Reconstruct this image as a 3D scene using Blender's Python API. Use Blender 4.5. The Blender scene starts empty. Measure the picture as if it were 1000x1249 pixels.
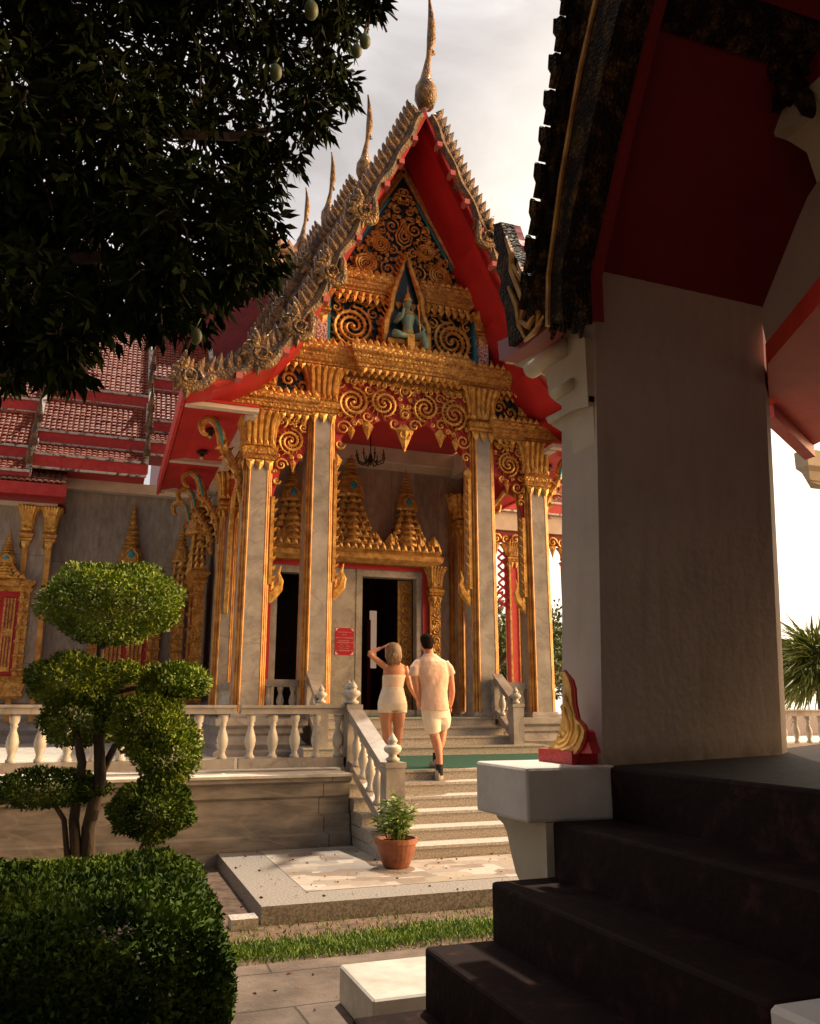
import bpy, math, random
import numpy as np
from mathutils import Vector, Matrix, noise
R=math.radians
sc=bpy.context.scene
# ---------------------------------------------------------------- camera
F_PX,PITCH,YAW,EYE=1020.0,R(13.35),R(19.9),1.45
cam=bpy.data.cameras.new('camera'); co=bpy.data.objects.new('camera',cam); sc.collection.objects.link(co)
cam.sensor_fit='VERTICAL'; cam.sensor_height=24; cam.lens=24*F_PX/1249; cam.clip_end=3000; cam.clip_start=.05
co.location=(0,0,EYE); co.rotation_euler=(math.pi/2+PITCH,0,-YAW)
sc.camera=co
sc.render.resolution_x=820; sc.render.resolution_y=1024
# ---------------------------------------------------------------- world and sun
SUN=Vector((.23,.30,1)).normalized()
el=math.asin(SUN.z); az=math.atan2(SUN.x,SUN.y)
w=bpy.data.worlds.new('World'); sc.world=w; w.use_nodes=True
nt=w.node_tree; N=nt.nodes; Lk=nt.links; N.clear()
out=N.new('ShaderNodeOutputWorld'); bg=N.new('ShaderNodeBackground'); bg.inputs[1].default_value=1
sky=N.new('ShaderNodeTexSky'); sky.sky_type='NISHITA'; sky.sun_disc=False; sky.sun_elevation=el; sky.sun_rotation=az
skm=N.new('ShaderNodeVectorMath'); skm.operation='SCALE'; skm.inputs[3].default_value=.06
tc=N.new('ShaderNodeTexCoord'); mp=N.new('ShaderNodeMapping'); mp.inputs['Scale'].default_value=(1,1,1.9); mp.inputs['Location'].default_value=(.3,.7,.1)
nz=N.new('ShaderNodeTexNoise'); nz.inputs['Scale'].default_value=4.2; nz.inputs['Detail'].default_value=8; nz.inputs['Roughness'].default_value=.55; nz.inputs['Distortion'].default_value=.4
cr=N.new('ShaderNodeValToRGB'); e=cr.color_ramp.elements
e[0].position=.36; e[0].color=(.66,.61,.59,1); e[1].position=.66; e[1].color=(1.2,1.14,1.1,1)
m=e.new(.5) if False else cr.color_ramp.elements.new(.5); m.color=(.86,.80,.78,1)
sep=N.new('ShaderNodeSeparateXYZ')
# clouds thin out towards the bright quarter of the sky, low on the right
dt=N.new('ShaderNodeVectorMath'); dt.operation='DOT_PRODUCT'; dt.inputs[1].default_value=Vector((.86,.50,.10)).normalized()
mr=N.new('ShaderNodeMapRange'); mr.inputs[1].default_value=.62; mr.inputs[2].default_value=.99; mr.inputs[3].default_value=0; mr.inputs[4].default_value=1; mr.interpolation_type='SMOOTHSTEP'
mixb=N.new('ShaderNodeMix'); mixb.data_type='RGBA'; mixb.inputs[7].default_value=(2.3,1.95,1.5,1)
mix=N.new('ShaderNodeMix'); mix.data_type='RGBA'; mix.inputs[0].default_value=.9
Lk.new(tc.outputs['Generated'],mp.inputs[0]); Lk.new(mp.outputs[0],nz.inputs[0]); Lk.new(nz.outputs[0],cr.inputs[0])
Lk.new(tc.outputs['Generated'],dt.inputs[0]); Lk.new(dt.outputs['Value'],mr.inputs[0])
Lk.new(mr.outputs[0],mixb.inputs[0]); Lk.new(cr.outputs[0],mixb.inputs[6])
Lk.new(sky.outputs[0],skm.inputs[0]); Lk.new(skm.outputs[0],mix.inputs[6]); Lk.new(mixb.outputs[2],mix.inputs[7])
# sky dimmed behind the viewer, added to lower the light on the facade
d2=N.new('ShaderNodeVectorMath'); d2.operation='DOT_PRODUCT'; d2.inputs[1].default_value=Vector((.35,.93,.1)).normalized()
m2=N.new('ShaderNodeMapRange'); m2.inputs[1].default_value=-.55; m2.inputs[2].default_value=.15; m2.inputs[3].default_value=.40; m2.inputs[4].default_value=1.0; m2.interpolation_type='SMOOTHSTEP'
s2=N.new('ShaderNodeVectorMath'); s2.operation='SCALE'; Lk.new(tc.outputs['Generated'],d2.inputs[0]); Lk.new(d2.outputs['Value'],m2.inputs[0]); Lk.new(mix.outputs[2],s2.inputs[0]); Lk.new(m2.outputs[0],s2.inputs[3])
# added golden glow low on the right, out of frame, to warm the porch
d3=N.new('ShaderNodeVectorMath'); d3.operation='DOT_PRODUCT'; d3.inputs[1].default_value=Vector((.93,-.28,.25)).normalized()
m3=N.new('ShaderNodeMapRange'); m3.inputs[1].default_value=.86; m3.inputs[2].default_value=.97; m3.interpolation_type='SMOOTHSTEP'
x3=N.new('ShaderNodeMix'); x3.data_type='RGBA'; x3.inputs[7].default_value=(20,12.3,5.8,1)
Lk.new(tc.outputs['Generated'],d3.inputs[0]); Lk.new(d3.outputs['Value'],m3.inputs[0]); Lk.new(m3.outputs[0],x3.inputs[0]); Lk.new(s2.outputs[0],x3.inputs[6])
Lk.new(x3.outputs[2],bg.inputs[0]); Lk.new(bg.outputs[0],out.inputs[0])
sl=bpy.data.lights.new('sun','SUN'); sl.energy=5.0; sl.angle=R(.6); sl.color=(1,.86,.68)
so=bpy.data.objects.new('sun',sl); sc.collection.objects.link(so); so.rotation_euler=SUN.to_track_quat('Z','Y').to_euler(); so.location=(0,0,40)
vs=sc.view_settings; vs.view_transform='Standard'; vs.look='None'; vs.gamma=1; vs.exposure=0; vs.use_curve_mapping=False
sc.cycles.max_bounces=6 if hasattr(sc,'cycles') else 6

# ---------------------------------------------------------------- helpers
rnd=random.Random(7)
cf=Vector((math.sin(YAW)*math.cos(PITCH),math.cos(YAW)*math.cos(PITCH),math.sin(PITCH)))
crt=Vector((math.cos(YAW),-math.sin(YAW),0)); cu=crt.cross(cf)
def at(px,py,**k):      # survey helper: a sighted direction met with a known wall, floor or depth plane
    d=cf+crt*((px-500)/F_PX)-cu*((py-624.5)/F_PX); a,v=list(k.items())[0]; i='xyz'.index(a)
    o=Vector((0,0,EYE)); return o+d*((v-o[i])/d[i])
SPLIT={'eave_board','eave_capping','side_entablature','main_entablature','leaf_teeth','pediment_ledge','ceiling_cornice','blue_glass_strips','border_moulding','soffit_batten','roof_verge','verge_finial','door_red_reveal','hall_wall','gold_edging','red_panel','niche_glass','shutter','petal_row','frieze','soffit_lamp','porch_base','purlin_end'}
class MB:
    def __init__(s): s.v=[]; s.f=[]; s.mi=[]; s.cur=0
    def add(s,vs,fs,T=None):
        b=len(s.v)
        if T is not None: vs=[T@Vector(p) for p in vs]
        s.v.extend([tuple(p) for p in vs]); s.f.extend([tuple(i+b for i in f) for f in fs]); s.mi.extend([s.cur]*len(fs)); return s
    def box(s,x0,x1,y0,y1,z0,z1,T=None):
        v=[(x0,y0,z0),(x1,y0,z0),(x1,y1,z0),(x0,y1,z0),(x0,y0,z1),(x1,y0,z1),(x1,y1,z1),(x0,y1,z1)]
        return s.add(v,[(3,2,1,0),(4,5,6,7),(0,1,5,4),(1,2,6,5),(2,3,7,6),(3,0,4,7)],T)
    def hexa(s,v): return s.add(v,[(3,2,1,0),(4,5,6,7),(0,1,5,4),(1,2,6,5),(2,3,7,6),(3,0,4,7)])
    def prism(s,poly,plane,lo,hi,T=None):   # plane 'xz' -> along y, 'yz' -> along x, 'xy' -> along z
        def P(a,b,c): return {'xz':(a,c,b),'yz':(c,a,b),'xy':(a,b,c)}[plane]
        n=len(poly); v=[P(a,b,lo) for a,b in poly]+[P(a,b,hi) for a,b in poly]
        f=[tuple(range(n)),tuple(range(2*n-1,n-1,-1))]+[((i+1)%n,i,i+n,(i+1)%n+n) for i in range(n)]
        return s.add(v,f,T)
    def rings(s,rs,cap=True,T=None):
        n=len(rs[0]); v=[p for r in rs for p in r]; f=[]
        for k in range(len(rs)-1):
            for i in range(n):
                j=(i+1)%n; f.append((k*n+i,k*n+j,(k+1)*n+j,(k+1)*n+i))
        if cap: f.append(tuple(range(n-1,-1,-1))); f.append(tuple((len(rs)-1)*n+i for i in range(n)))
        return s.add(v,f,T)
    def lathe(s,prof,cx,cy,seg=14,z0=0,T=None,rot=0):
        return s.rings([[(cx+r*math.cos(2*math.pi*i/seg+rot),cy+r*math.sin(2*math.pi*i/seg+rot),z0+z) for i in range(seg)] for r,z in prof],True,T)
    def lrect(s,prof,x0,x1,y0,y1,cap=True,T=None):   # mouldings round a rectangle: (out,z)
        return s.rings([[(x0-o,y0-o,z),(x1+o,y0-o,z),(x1+o,y1+o,z),(x0-o,y1+o,z)] for o,z in prof],cap,T)
    def tube(s,pts,rad,seg=6,flat=1.0,T=None,axis=None):
        pts=[Vector(p) for p in pts]; n=len(pts)
        if not hasattr(rad,'__len__'): rad=[rad]*n
        rs=[]; up=Vector(axis) if axis else None
        for i,p in enumerate(pts):
            t=(pts[min(i+1,n-1)]-pts[max(i-1,0)])
            if t.length<1e-9: t=Vector((0,0,1))
            t.normalize()
            if axis is None:
                if up is None: up=Vector((0,0,1)) if abs(t.z)<.9 else Vector((0,1,0))
                a=t.cross(up)
                if a.length<1e-6: a=t.orthogonal()
                a.normalize(); b=a.cross(t).normalized(); up=b
            else:
                b=up; a=t.cross(b)
                if a.length<1e-6: a=t.orthogonal()
                a.normalize()
            r=rad[i]; rs.append([tuple(p+a*(r*math.cos(2*math.pi*k/seg))+b*(r*flat*math.sin(2*math.pi*k/seg))) for k in range(seg)])
        return s.rings(rs,True,T)
    def ell(s,c,rx,ry,rz,nu=12,nv=8,T=None):
        rs=[]
        for j in range(nv+1):
            a=math.pi*j/nv; q=max(math.sin(a),.02)
            rs.append([(c[0]+rx*q*math.cos(2*math.pi*i/nu),c[1]+ry*q*math.sin(2*math.pi*i/nu),c[2]-rz*math.cos(a)) for i in range(nu)])
        return s.rings(rs,True,T)
    def build(s,name,mats,parent=None,smooth=False,loc=None):
        if name in SPLIT and not getattr(s,'_one',False):
            n=len(s.v); par_=list(range(n))
            def fd(a):
                while par_[a]!=a: par_[a]=par_[par_[a]]; a=par_[a]
                return a
            for f in s.f:
                r0=fd(f[0])
                for q in f[1:]: par_[fd(q)]=r0
            comp={}
            for i in range(n): comp.setdefault(fd(i),[]).append(i)
            cs=list(comp.values()); V=np.array(s.v); bb=[(V[c].min(0)-.03,V[c].max(0)+.03) for c in cs]; g=list(range(len(cs)))
            def gf(a):
                while g[a]!=a: a=g[a]
                return a
            for i in range(len(cs)):
                for j in range(i):
                    if gf(i)!=gf(j) and (bb[i][0]<=bb[j][1]).all() and (bb[j][0]<=bb[i][1]).all(): g[gf(i)]=gf(j)
            of={}
            for i,c in enumerate(cs):
                for q in c: of[q]=gf(i)
            ids=sorted(set(of.values()))
            if len(ids)>1:
                first=None
                for k in ids:
                    m_=MB(); idx=[i for i in range(n) if of[i]==k]; mp_={a:b for b,a in enumerate(idx)}
                    m_.v=[s.v[i] for i in idx]; m_.f=[tuple(mp_[q] for q in f) for f in s.f if of[f[0]]==k]; m_.mi=[0]*len(m_.f); m_._one=True
                    o_=m_.build(name,mats,parent,smooth); first=first or o_
                return first
        me=bpy.data.meshes.new(name); me.from_pydata(s.v,[],s.f)
        if not isinstance(mats,(list,tuple)): mats=[mats]
        for mt in mats: me.materials.append(mt)
        if len(mats)>1: me.polygons.foreach_set('material_index',s.mi)
        if smooth: me.polygons.foreach_set('use_smooth',[True]*len(me.polygons))
        me.update()
        o=bpy.data.objects.new(name,me); sc.collection.objects.link(o)
        if parent:
            o.parent=parent; o.matrix_parent_inverse=inv_of(parent)
        if smooth=='auto':
            pass
        return o
def world_of(o):
    M=Matrix.LocRotScale(o.location,o.rotation_euler,o.scale)
    return (world_of(o.parent)@o.matrix_parent_inverse@M) if o.parent else M
def inv_of(o): return world_of(o).inverted()
def tag(o,label=None,cat=None,group=None,kind=None):
    if label: o['label']=label
    if cat: o['category']=cat
    if group: o['group']=group
    if kind: o['kind']=kind
    return o
def thing(name,loc,label,cat,group=None,rz=0):
    o=bpy.data.objects.new(name,None); sc.collection.objects.link(o); o.location=loc; o.rotation_euler=(0,0,rz); o.empty_display_size=.2
    return tag(o,label,cat,group)
def copy_tree(o,parent=None):
    c=o.copy(); sc.collection.objects.link(c)
    if parent: c.parent=parent
    for ch in list(o.children): copy_tree(ch,c)
    return c

# ---------------------------------------------------------------- materials
def mat(name,col,rough=.6,metal=0,col2=None,scale=5,bump=0,bscale=None,detail=6,ramp=(.35,.65),kind='noise',spec=None,coord='Object',stretch=None,hook=None):
    m=bpy.data.materials.new(name); m.use_nodes=True; t=m.node_tree; n=t.nodes; l=t.links
    b=n['Principled BSDF']; b.inputs['Roughness'].default_value=rough; b.inputs['Metallic'].default_value=metal
    if spec is not None: b.inputs['Specular IOR Level'].default_value=spec
    b.inputs['Base Color'].default_value=(*col,1)
    tcn=n.new('ShaderNodeTexCoord'); mpn=n.new('ShaderNodeMapping'); l.new(tcn.outputs[coord],mpn.inputs[0])
    if stretch: mpn.inputs['Scale'].default_value=stretch
    if col2:
        if kind=='voronoi': x=n.new('ShaderNodeTexVoronoi'); o=x.outputs['Distance']
        else: x=n.new('ShaderNodeTexNoise'); x.inputs['Detail'].default_value=detail; x.inputs['Roughness'].default_value=.62; o=x.outputs[0]
        x.inputs['Scale'].default_value=scale; l.new(mpn.outputs[0],x.inputs[0])
        c=n.new('ShaderNodeValToRGB'); c.color_ramp.elements[0].position=ramp[0]; c.color_ramp.elements[1].position=ramp[1]
        c.color_ramp.elements[0].color=(*col,1); c.color_ramp.elements[1].color=(*col2,1)
        l.new(o,c.inputs[0]); l.new(c.outputs[0],b.inputs['Base Color']); m['cr']=c.name
    if bump:
        x2=n.new('ShaderNodeTexNoise'); x2.inputs['Scale'].default_value=bscale or scale*3; x2.inputs['Detail'].default_value=5; l.new(mpn.outputs[0],x2.inputs[0])
        bp=n.new('ShaderNodeBump'); bp.inputs['Strength'].default_value=bump; bp.inputs['Distance'].default_value=.02; l.new(x2.outputs[0],bp.inputs['Height']); l.new(bp.outputs[0],b.inputs['Normal'])
    if hook: hook(m,n,l,b,mpn)
    return m
def veins(col,vein,scale=1.5,block=None,warm=None):
    def h(m,n,l,b,mpn):
        base=b.inputs['Base Color'].links[0].from_socket
        x=n.new('ShaderNodeTexNoise'); x.inputs['Scale'].default_value=scale; x.inputs['Detail'].default_value=9; x.inputs['Distortion'].default_value=1.6; l.new(mpn.outputs[0],x.inputs[0])
        c=n.new('ShaderNodeValToRGB'); e=c.color_ramp.elements; e[0].position=.47; e[0].color=(0,0,0,1); e[1].position=.5; e[1].color=(1,1,1,1); q=e.new(.53); q.color=(0,0,0,1)
        l.new(x.outputs[0],c.inputs[0]); mx=n.new('ShaderNodeMix'); mx.data_type='RGBA'; mx.inputs[7].default_value=(*vein,1)
        mm=n.new('ShaderNodeMath'); mm.operation='MULTIPLY'; mm.inputs[1].default_value=.55; l.new(c.outputs[0],mm.inputs[0]); l.new(mm.outputs[0],mx.inputs[0]); l.new(base,mx.inputs[6])
        res=mx.outputs[2]
        if block:   # slab to slab differences and joints
            br=n.new('ShaderNodeTexBrick'); cx=n.new('ShaderNodeSeparateXYZ'); cb=n.new('ShaderNodeCombineXYZ'); l.new(mpn.outputs[0],cx.inputs[0])
            ad=n.new('ShaderNodeMath'); ad.operation='ADD'; l.new(cx.outputs[0],ad.inputs[0]); l.new(cx.outputs[1],ad.inputs[1])
            l.new(ad.outputs[0],cb.inputs[0]); l.new(cx.outputs[2],cb.inputs[1]); l.new(cb.outputs[0],br.inputs[0])
            br.inputs['Scale'].default_value=1; br.inputs['Brick Width'].default_value=block[0]; br.inputs['Row Height'].default_value=block[1]; br.inputs['Mortar Size'].default_value=.004
            br.inputs['Color1'].default_value=(.78,.78,.78,1); br.inputs['Color2'].default_value=(1.12,1.08,1.05,1); br.inputs['Mortar'].default_value=(.35,.32,.3,1); br.inputs['Bias'].default_value=0
            m2=n.new('ShaderNodeMix'); m2.data_type='RGBA'; m2.blend_type='MULTIPLY'; m2.inputs[0].default_value=1; l.new(res,m2.inputs[6]); l.new(br.outputs[0],m2.inputs[7]); res=m2.outputs[2]
        l.new(res,b.inputs['Base Color'])
    return h
def carve(scale=22,strength=.9,gap=(.16,.02,.01),amt=.5):   # deep carving with lacquer left in the hollows
    def h(m,n,l,b,mpn):
        v=n.new('ShaderNodeTexVoronoi'); v.feature='DISTANCE_TO_EDGE'; v.inputs['Scale'].default_value=scale; l.new(mpn.outputs[0],v.inputs[0])
        bp=n.new('ShaderNodeBump'); bp.inputs['Strength'].default_value=strength; bp.inputs['Distance'].default_value=.03; l.new(v.outputs[0],bp.inputs['Height']); l.new(bp.outputs[0],b.inputs['Normal'])
        mr=n.new('ShaderNodeMapRange'); mr.inputs[1].default_value=.0; mr.inputs[2].default_value=.09; mr.inputs[3].default_value=amt; mr.inputs[4].default_value=0; l.new(v.outputs[0],mr.inputs[0])
        base=b.inputs['Base Color'].links[0].from_socket; mx=n.new('ShaderNodeMix'); mx.data_type='RGBA'; mx.inputs[7].default_value=(*gap,1); l.new(mr.outputs[0],mx.inputs[0]); l.new(base,mx.inputs[6]); l.new(mx.outputs[2],b.inputs['Base Color'])
    return h
M={}
M['marble']=mat('grey_marble',(.25,.225,.205),.35,col2=(.44,.40,.365),scale=2.2,bump=.05,hook=veins(0,(.20,.17,.15),1.3))
M['marble_wall']=mat('marble_wall',(.27,.235,.21),.45,col2=(.42,.37,.33),scale=5,stretch=(1.6,1.6,.5),bump=.05,hook=veins(0,(.24,.19,.17),1.1,(.95,1.25)))
M['marble_base']=mat('marble_base',(.16,.145,.13),.5,col2=(.31,.28,.25),scale=4,stretch=(.6,.6,2.2),bump=.08,hook=veins(0,(.36,.31,.26),.8,(1.1,3)))
M['granite']=mat('granite',(.27,.24,.21),.6,col2=(.50,.46,.41),scale=60,bump=.1,bscale=90,ramp=(.4,.6))
M['granite_slab']=mat('slab_granite',(.13,.115,.10),.7,col2=(.30,.27,.235),scale=60,bump=.1,bscale=90,ramp=(.4,.6))
M['white_stone']=mat('white_stone',(.40,.365,.31),.5,col2=(.60,.56,.49),scale=5,bump=.12,ramp=(.3,.6))
M['gold']=mat('gold_leaf',(.40,.17,.028),.38,.30,col2=(.84,.50,.12),scale=9,bump=.25,bscale=40)
M['gold_reed']=mat('orange_gilt_reeding',(.36,.13,.025),.42,.12,col2=(.66,.34,.075),scale=5,bump=.15,bscale=30)
M['gold_carved']=mat('gold_carved',(.30,.115,.022),.42,.28,col2=(.74,.42,.10),scale=7,ramp=(.3,.7),hook=carve(13,.8))
M['gold_dark']=mat('weathered_gilding',(.09,.055,.03),.5,.15,col2=(.42,.23,.06),scale=6,ramp=(.4,.66),hook=carve(15,1,(.05,.04,.045),.8))
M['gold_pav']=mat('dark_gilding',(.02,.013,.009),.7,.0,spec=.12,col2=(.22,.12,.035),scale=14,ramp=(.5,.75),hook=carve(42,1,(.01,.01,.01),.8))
M['gold_grey']=mat('weathered_mosaic',(.075,.045,.03),.6,.05,col2=(.42,.22,.06),scale=5,ramp=(.42,.78),hook=carve(16,1,(.07,.05,.05),.8))
M['gold_old']=mat('old_gilding',(.30,.13,.035),.42,.3,col2=(.62,.36,.10),scale=8,bump=.3,bscale=50)
M['red']=mat('red_lacquer',(.36,.012,.018),.5,col2=(.52,.025,.03),scale=1.2,bump=.06)
M['red_dark']=mat('maroon_board',(.16,.012,.014),.5,col2=(.27,.02,.02),scale=2.5,bump=.1)
M['red_old']=mat('worn_red_board',(.40,.018,.02),.55,col2=(.60,.06,.05),scale=9,bump=.2,ramp=(.3,.85))
M['blue']=mat('blue_glass_mosaic',(.01,.10,.16),.2,col2=(.05,.32,.40),scale=38,kind='voronoi',ramp=(.2,.6))
M['ink']=mat('dark_blue_ground',(.008,.012,.024),.3,col2=(.01,.045,.07),scale=30,kind='voronoi',ramp=(.3,.7))
M['beige']=mat('beige_trim',(.50,.41,.33),.7,col2=(.60,.51,.43),scale=3,bump=.08)
M['white_old']=mat('weathered_white_ridge',(.62,.58,.54),.8,col2=(.07,.06,.055),scale=7,ramp=(.5,.62),bump=.2)
M['tile']=mat('glazed_tile',(.15,.022,.013),.5,spec=.3,col2=(.40,.10,.055),scale=6,ramp=(.3,.75),bump=.15)
M['tile_dark']=mat('glazed_tile_dark',(.10,.05,.04),.3,col2=(.34,.13,.09),scale=4,bump=.15)
M['plaster']=mat('plaster',(.40,.32,.265),.8,col2=(.50,.41,.345),scale=1.6,bump=.06,bscale=30)
def stains(m,n,l,b,mpn):
    base=b.inputs['Base Color'].links[0].from_socket
    mp2=n.new('ShaderNodeMapping'); mp2.inputs['Scale'].default_value=(5,5,.8); l.new(mpn.inputs[0].links[0].from_socket,mp2.inputs[0])
    x=n.new('ShaderNodeTexNoise'); x.inputs['Scale'].default_value=1.6; x.inputs['Detail'].default_value=8; l.new(mp2.outputs[0],x.inputs[0])
    c=n.new('ShaderNodeMapRange'); c.inputs[1].default_value=.54; c.inputs[2].default_value=.8; c.inputs[3].default_value=0; c.inputs[4].default_value=.22; l.new(x.outputs[0],c.inputs[0])
    sx=n.new('ShaderNodeSeparateXYZ'); l.new(mpn.inputs[0].links[0].from_socket,sx.inputs[0])
    x2=n.new('ShaderNodeTexNoise'); x2.inputs['Scale'].default_value=14; x2.inputs['Detail'].default_value=6; l.new(mpn.inputs[0].links[0].from_socket,x2.inputs[0])
    g=n.new('ShaderNodeMapRange'); g.inputs[1].default_value=1.24; g.inputs[2].default_value=1.33; g.inputs[3].default_value=1; g.inputs[4].default_value=0; l.new(sx.outputs[2],g.inputs[0])
    t=n.new('ShaderNodeMath'); t.operation='MULTIPLY'; l.new(g.outputs[0],t.inputs[0]); l.new(x2.outputs[0],t.inputs[1])
    a=n.new('ShaderNodeMath'); a.operation='ADD'; a.use_clamp=True; l.new(c.outputs[0],a.inputs[0]); l.new(t.outputs[0],a.inputs[1])
    mx=n.new('ShaderNodeMix'); mx.data_type='RGBA'; mx.inputs[7].default_value=(.13,.08,.06,1); l.new(a.outputs[0],mx.inputs[0]); l.new(base,mx.inputs[6]); l.new(mx.outputs[2],b.inputs['Base Color'])
M['plaster']=mat('stained_plaster',(.42,.35,.30),.8,col2=(.52,.44,.38),scale=1.6,bump=.12,bscale=22,hook=stains)
M['plaster_trim']=mat('cream_plaster',(.44,.38,.27),.7,col2=(.55,.48,.36),scale=4,bump=.08,bscale=25)
M['plaster_box']=mat('white_plaster_newel',(.62,.56,.50),.75,col2=(.74,.69,.62),scale=5,bump=.12,bscale=40)
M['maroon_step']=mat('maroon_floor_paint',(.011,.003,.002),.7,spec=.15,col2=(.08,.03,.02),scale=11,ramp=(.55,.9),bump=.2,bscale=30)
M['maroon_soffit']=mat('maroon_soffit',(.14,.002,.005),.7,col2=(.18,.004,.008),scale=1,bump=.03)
M['black_room']=mat('dark_wood_interior',(.07,.045,.03),.6,col2=(.14,.085,.05),scale=5)
M['green']=mat('green_carpet',(.010,.085,.058),.95,col2=(.02,.14,.095),scale=60,bump=.3,bscale=150)
M['terracotta']=mat('terracotta',(.16,.045,.02),.6,col2=(.34,.11,.045),scale=5,bump=.2)
M['soil']=mat('soil',(.07,.042,.027),.95,col2=(.18,.11,.07),scale=9,bump=.6,bscale=60)
M['leaf_topi']=mat('topiary_leaf',(.06,.11,.008),.55,spec=.3,col2=(.26,.35,.035),scale=6)
M['leaf_hedge']=mat('hedge_leaf',(.018,.045,.005),.65,spec=.15,col2=(.12,.18,.018),scale=5)
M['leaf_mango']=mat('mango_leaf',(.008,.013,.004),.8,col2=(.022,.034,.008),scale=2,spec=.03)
M['leaf_pot']=mat('bright_leaf',(.08,.14,.02),.4,col2=(.24,.32,.06),scale=12)
M['leaf_palm']=mat('palm_leaf',(.10,.15,.03),.5,col2=(.30,.34,.09),scale=6)
M['leaf_far']=mat('far_leaf',(.07,.10,.03),.7,col2=(.15,.18,.06),scale=2)
M['grass']=mat('grass_blade',(.09,.17,.02),.6,col2=(.20,.30,.04),scale=6)
M['bark']=mat('bark',(.05,.035,.025),.9,col2=(.13,.10,.075),scale=14,bump=.6,stretch=(1,1,.25))
M['mango']=mat('mango_skin',(.05,.075,.014),.5,col2=(.10,.12,.03),scale=5)
M['skin']=mat('skin',(.50,.21,.11),.5,col2=(.57,.26,.145),scale=9)
M['hair_f']=mat('blonde_hair',(.17,.095,.045),.45,col2=(.42,.27,.14),scale=26,stretch=(3,3,.35),bump=.5,bscale=60)
M['hair_m']=mat('dark_hair',(.006,.004,.003),.95,spec=.03,col2=(.03,.018,.012),scale=60,bump=.5,bscale=120)
M['cloth_top']=mat('cream_top',(.76,.56,.40),.9,col2=(.84,.66,.50),scale=7,bump=.15)
M['cloth_shirt']=mat('pale_shirt',(.70,.47,.35),.9,col2=(.74,.51,.39),scale=5,bump=.1)
M['cloth_short']=mat('cream_shorts',(.72,.61,.47),.9,col2=(.82,.73,.60),scale=7,bump=.15)
M['black_cloth']=mat('black_sock',(.012,.012,.014),.9)
M['shoe']=mat('grey_shoe',(.22,.19,.17),.7,col2=(.42,.38,.34),scale=20)
M['sign_red']=mat('sign_red',(.42,.008,.03),.4)
M['sign_white']=mat('sign_pale_pink',(.80,.60,.55),.5)
M['bronze']=mat('dark_bronze',(.05,.032,.018),.4,.7)
M['jade']=mat('pale_green_paint',(.16,.30,.24),.5,col2=(.22,.36,.29),scale=10)
M['tower']=mat('cream_tower',(.34,.20,.13),.7,col2=(.44,.28,.19),scale=5,bump=.2)
M['lamp']=mat('frosted_lamp',(.5,.4,.35),.4)
def crazy(m,n,l,b,mpn):
    v=n.new('ShaderNodeTexVoronoi'); v.inputs['Scale'].default_value=3.1; v.distance='CHEBYCHEV'; l.new(mpn.outputs[0],v.inputs[0])
    r1=n.new('ShaderNodeValToRGB'); r1.color_ramp.interpolation='CONSTANT'; e=r1.color_ramp.elements
    cols=[(.46,.38,.30),(.60,.52,.44),(.34,.26,.20),(.66,.60,.53),(.42,.37,.33),(.54,.44,.34)]
    e[0].color=(*cols[0],1); e[1].position=.18; e[1].color=(*cols[1],1)
    for i,c in enumerate(cols[2:]): q=e.new(.36+.16*i); q.color=(*c,1)
    sp=n.new('ShaderNodeSeparateColor'); l.new(v.outputs['Color'],sp.inputs[0]); l.new(sp.outputs[0],r1.inputs[0])
    x=n.new('ShaderNodeTexNoise'); x.inputs['Scale'].default_value=14; x.inputs['Detail'].default_value=6; l.new(mpn.outputs[0],x.inputs[0])
    mr=n.new('ShaderNodeMapRange'); mr.inputs[3].default_value=.42; mr.inputs[4].default_value=.85; l.new(x.outputs[0],mr.inputs[0])
    mu=n.new('ShaderNodeVectorMath'); mu.operation='SCALE'; l.new(r1.outputs[0],mu.inputs[0]); l.new(mr.outputs[0],mu.inputs[3]); l.new(mu.outputs[0],b.inputs['Base Color'])
M['crazy']=mat('broken_marble_paving',(.5,.4,.3),.5,hook=crazy,stretch=(1,1.6,1),bump=.08,scale=10)
def pavers(m,n,l,b,mpn):
    base=b.inputs['Base Color'].links[0].from_socket
    br=n.new('ShaderNodeTexBrick'); br.inputs['Scale'].default_value=1; br.inputs['Brick Width'].default_value=1.15; br.inputs['Row Height'].default_value=.62; br.inputs['Mortar Size'].default_value=.012; br.inputs['Mortar Smooth'].default_value=.6
    br.inputs['Color1'].default_value=(.85,.85,.85,1); br.inputs['Color2'].default_value=(1.1,1.1,1.1,1); br.inputs['Mortar'].default_value=(.3,.27,.25,1)
    ns=n.new('ShaderNodeTexNoise'); ns.inputs['Scale'].default_value=2; ns.inputs['Detail'].default_value=6; l.new(mpn.outputs[0],ns.inputs[0])
    va=n.new('ShaderNodeVectorMath'); va.operation='MULTIPLY_ADD'; va.inputs[1].default_value=(.06,.06,0); l.new(ns.outputs[1],va.inputs[0]); l.new(mpn.outputs[0],va.inputs[2]); l.new(va.outputs[0],br.inputs[0])
    mx=n.new('ShaderNodeMix'); mx.data_type='RGBA'; mx.blend_type='MULTIPLY'; mx.inputs[0].default_value=.9; l.new(base,mx.inputs[6]); l.new(br.outputs[0],mx.inputs[7]); l.new(mx.outputs[2],b.inputs['Base Color'])
M['pavers']=mat('worn_concrete',(.085,.06,.045),.9,col2=(.19,.14,.108),scale=2.6,bump=.35,bscale=50,hook=pavers)

XC=5.03
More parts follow.
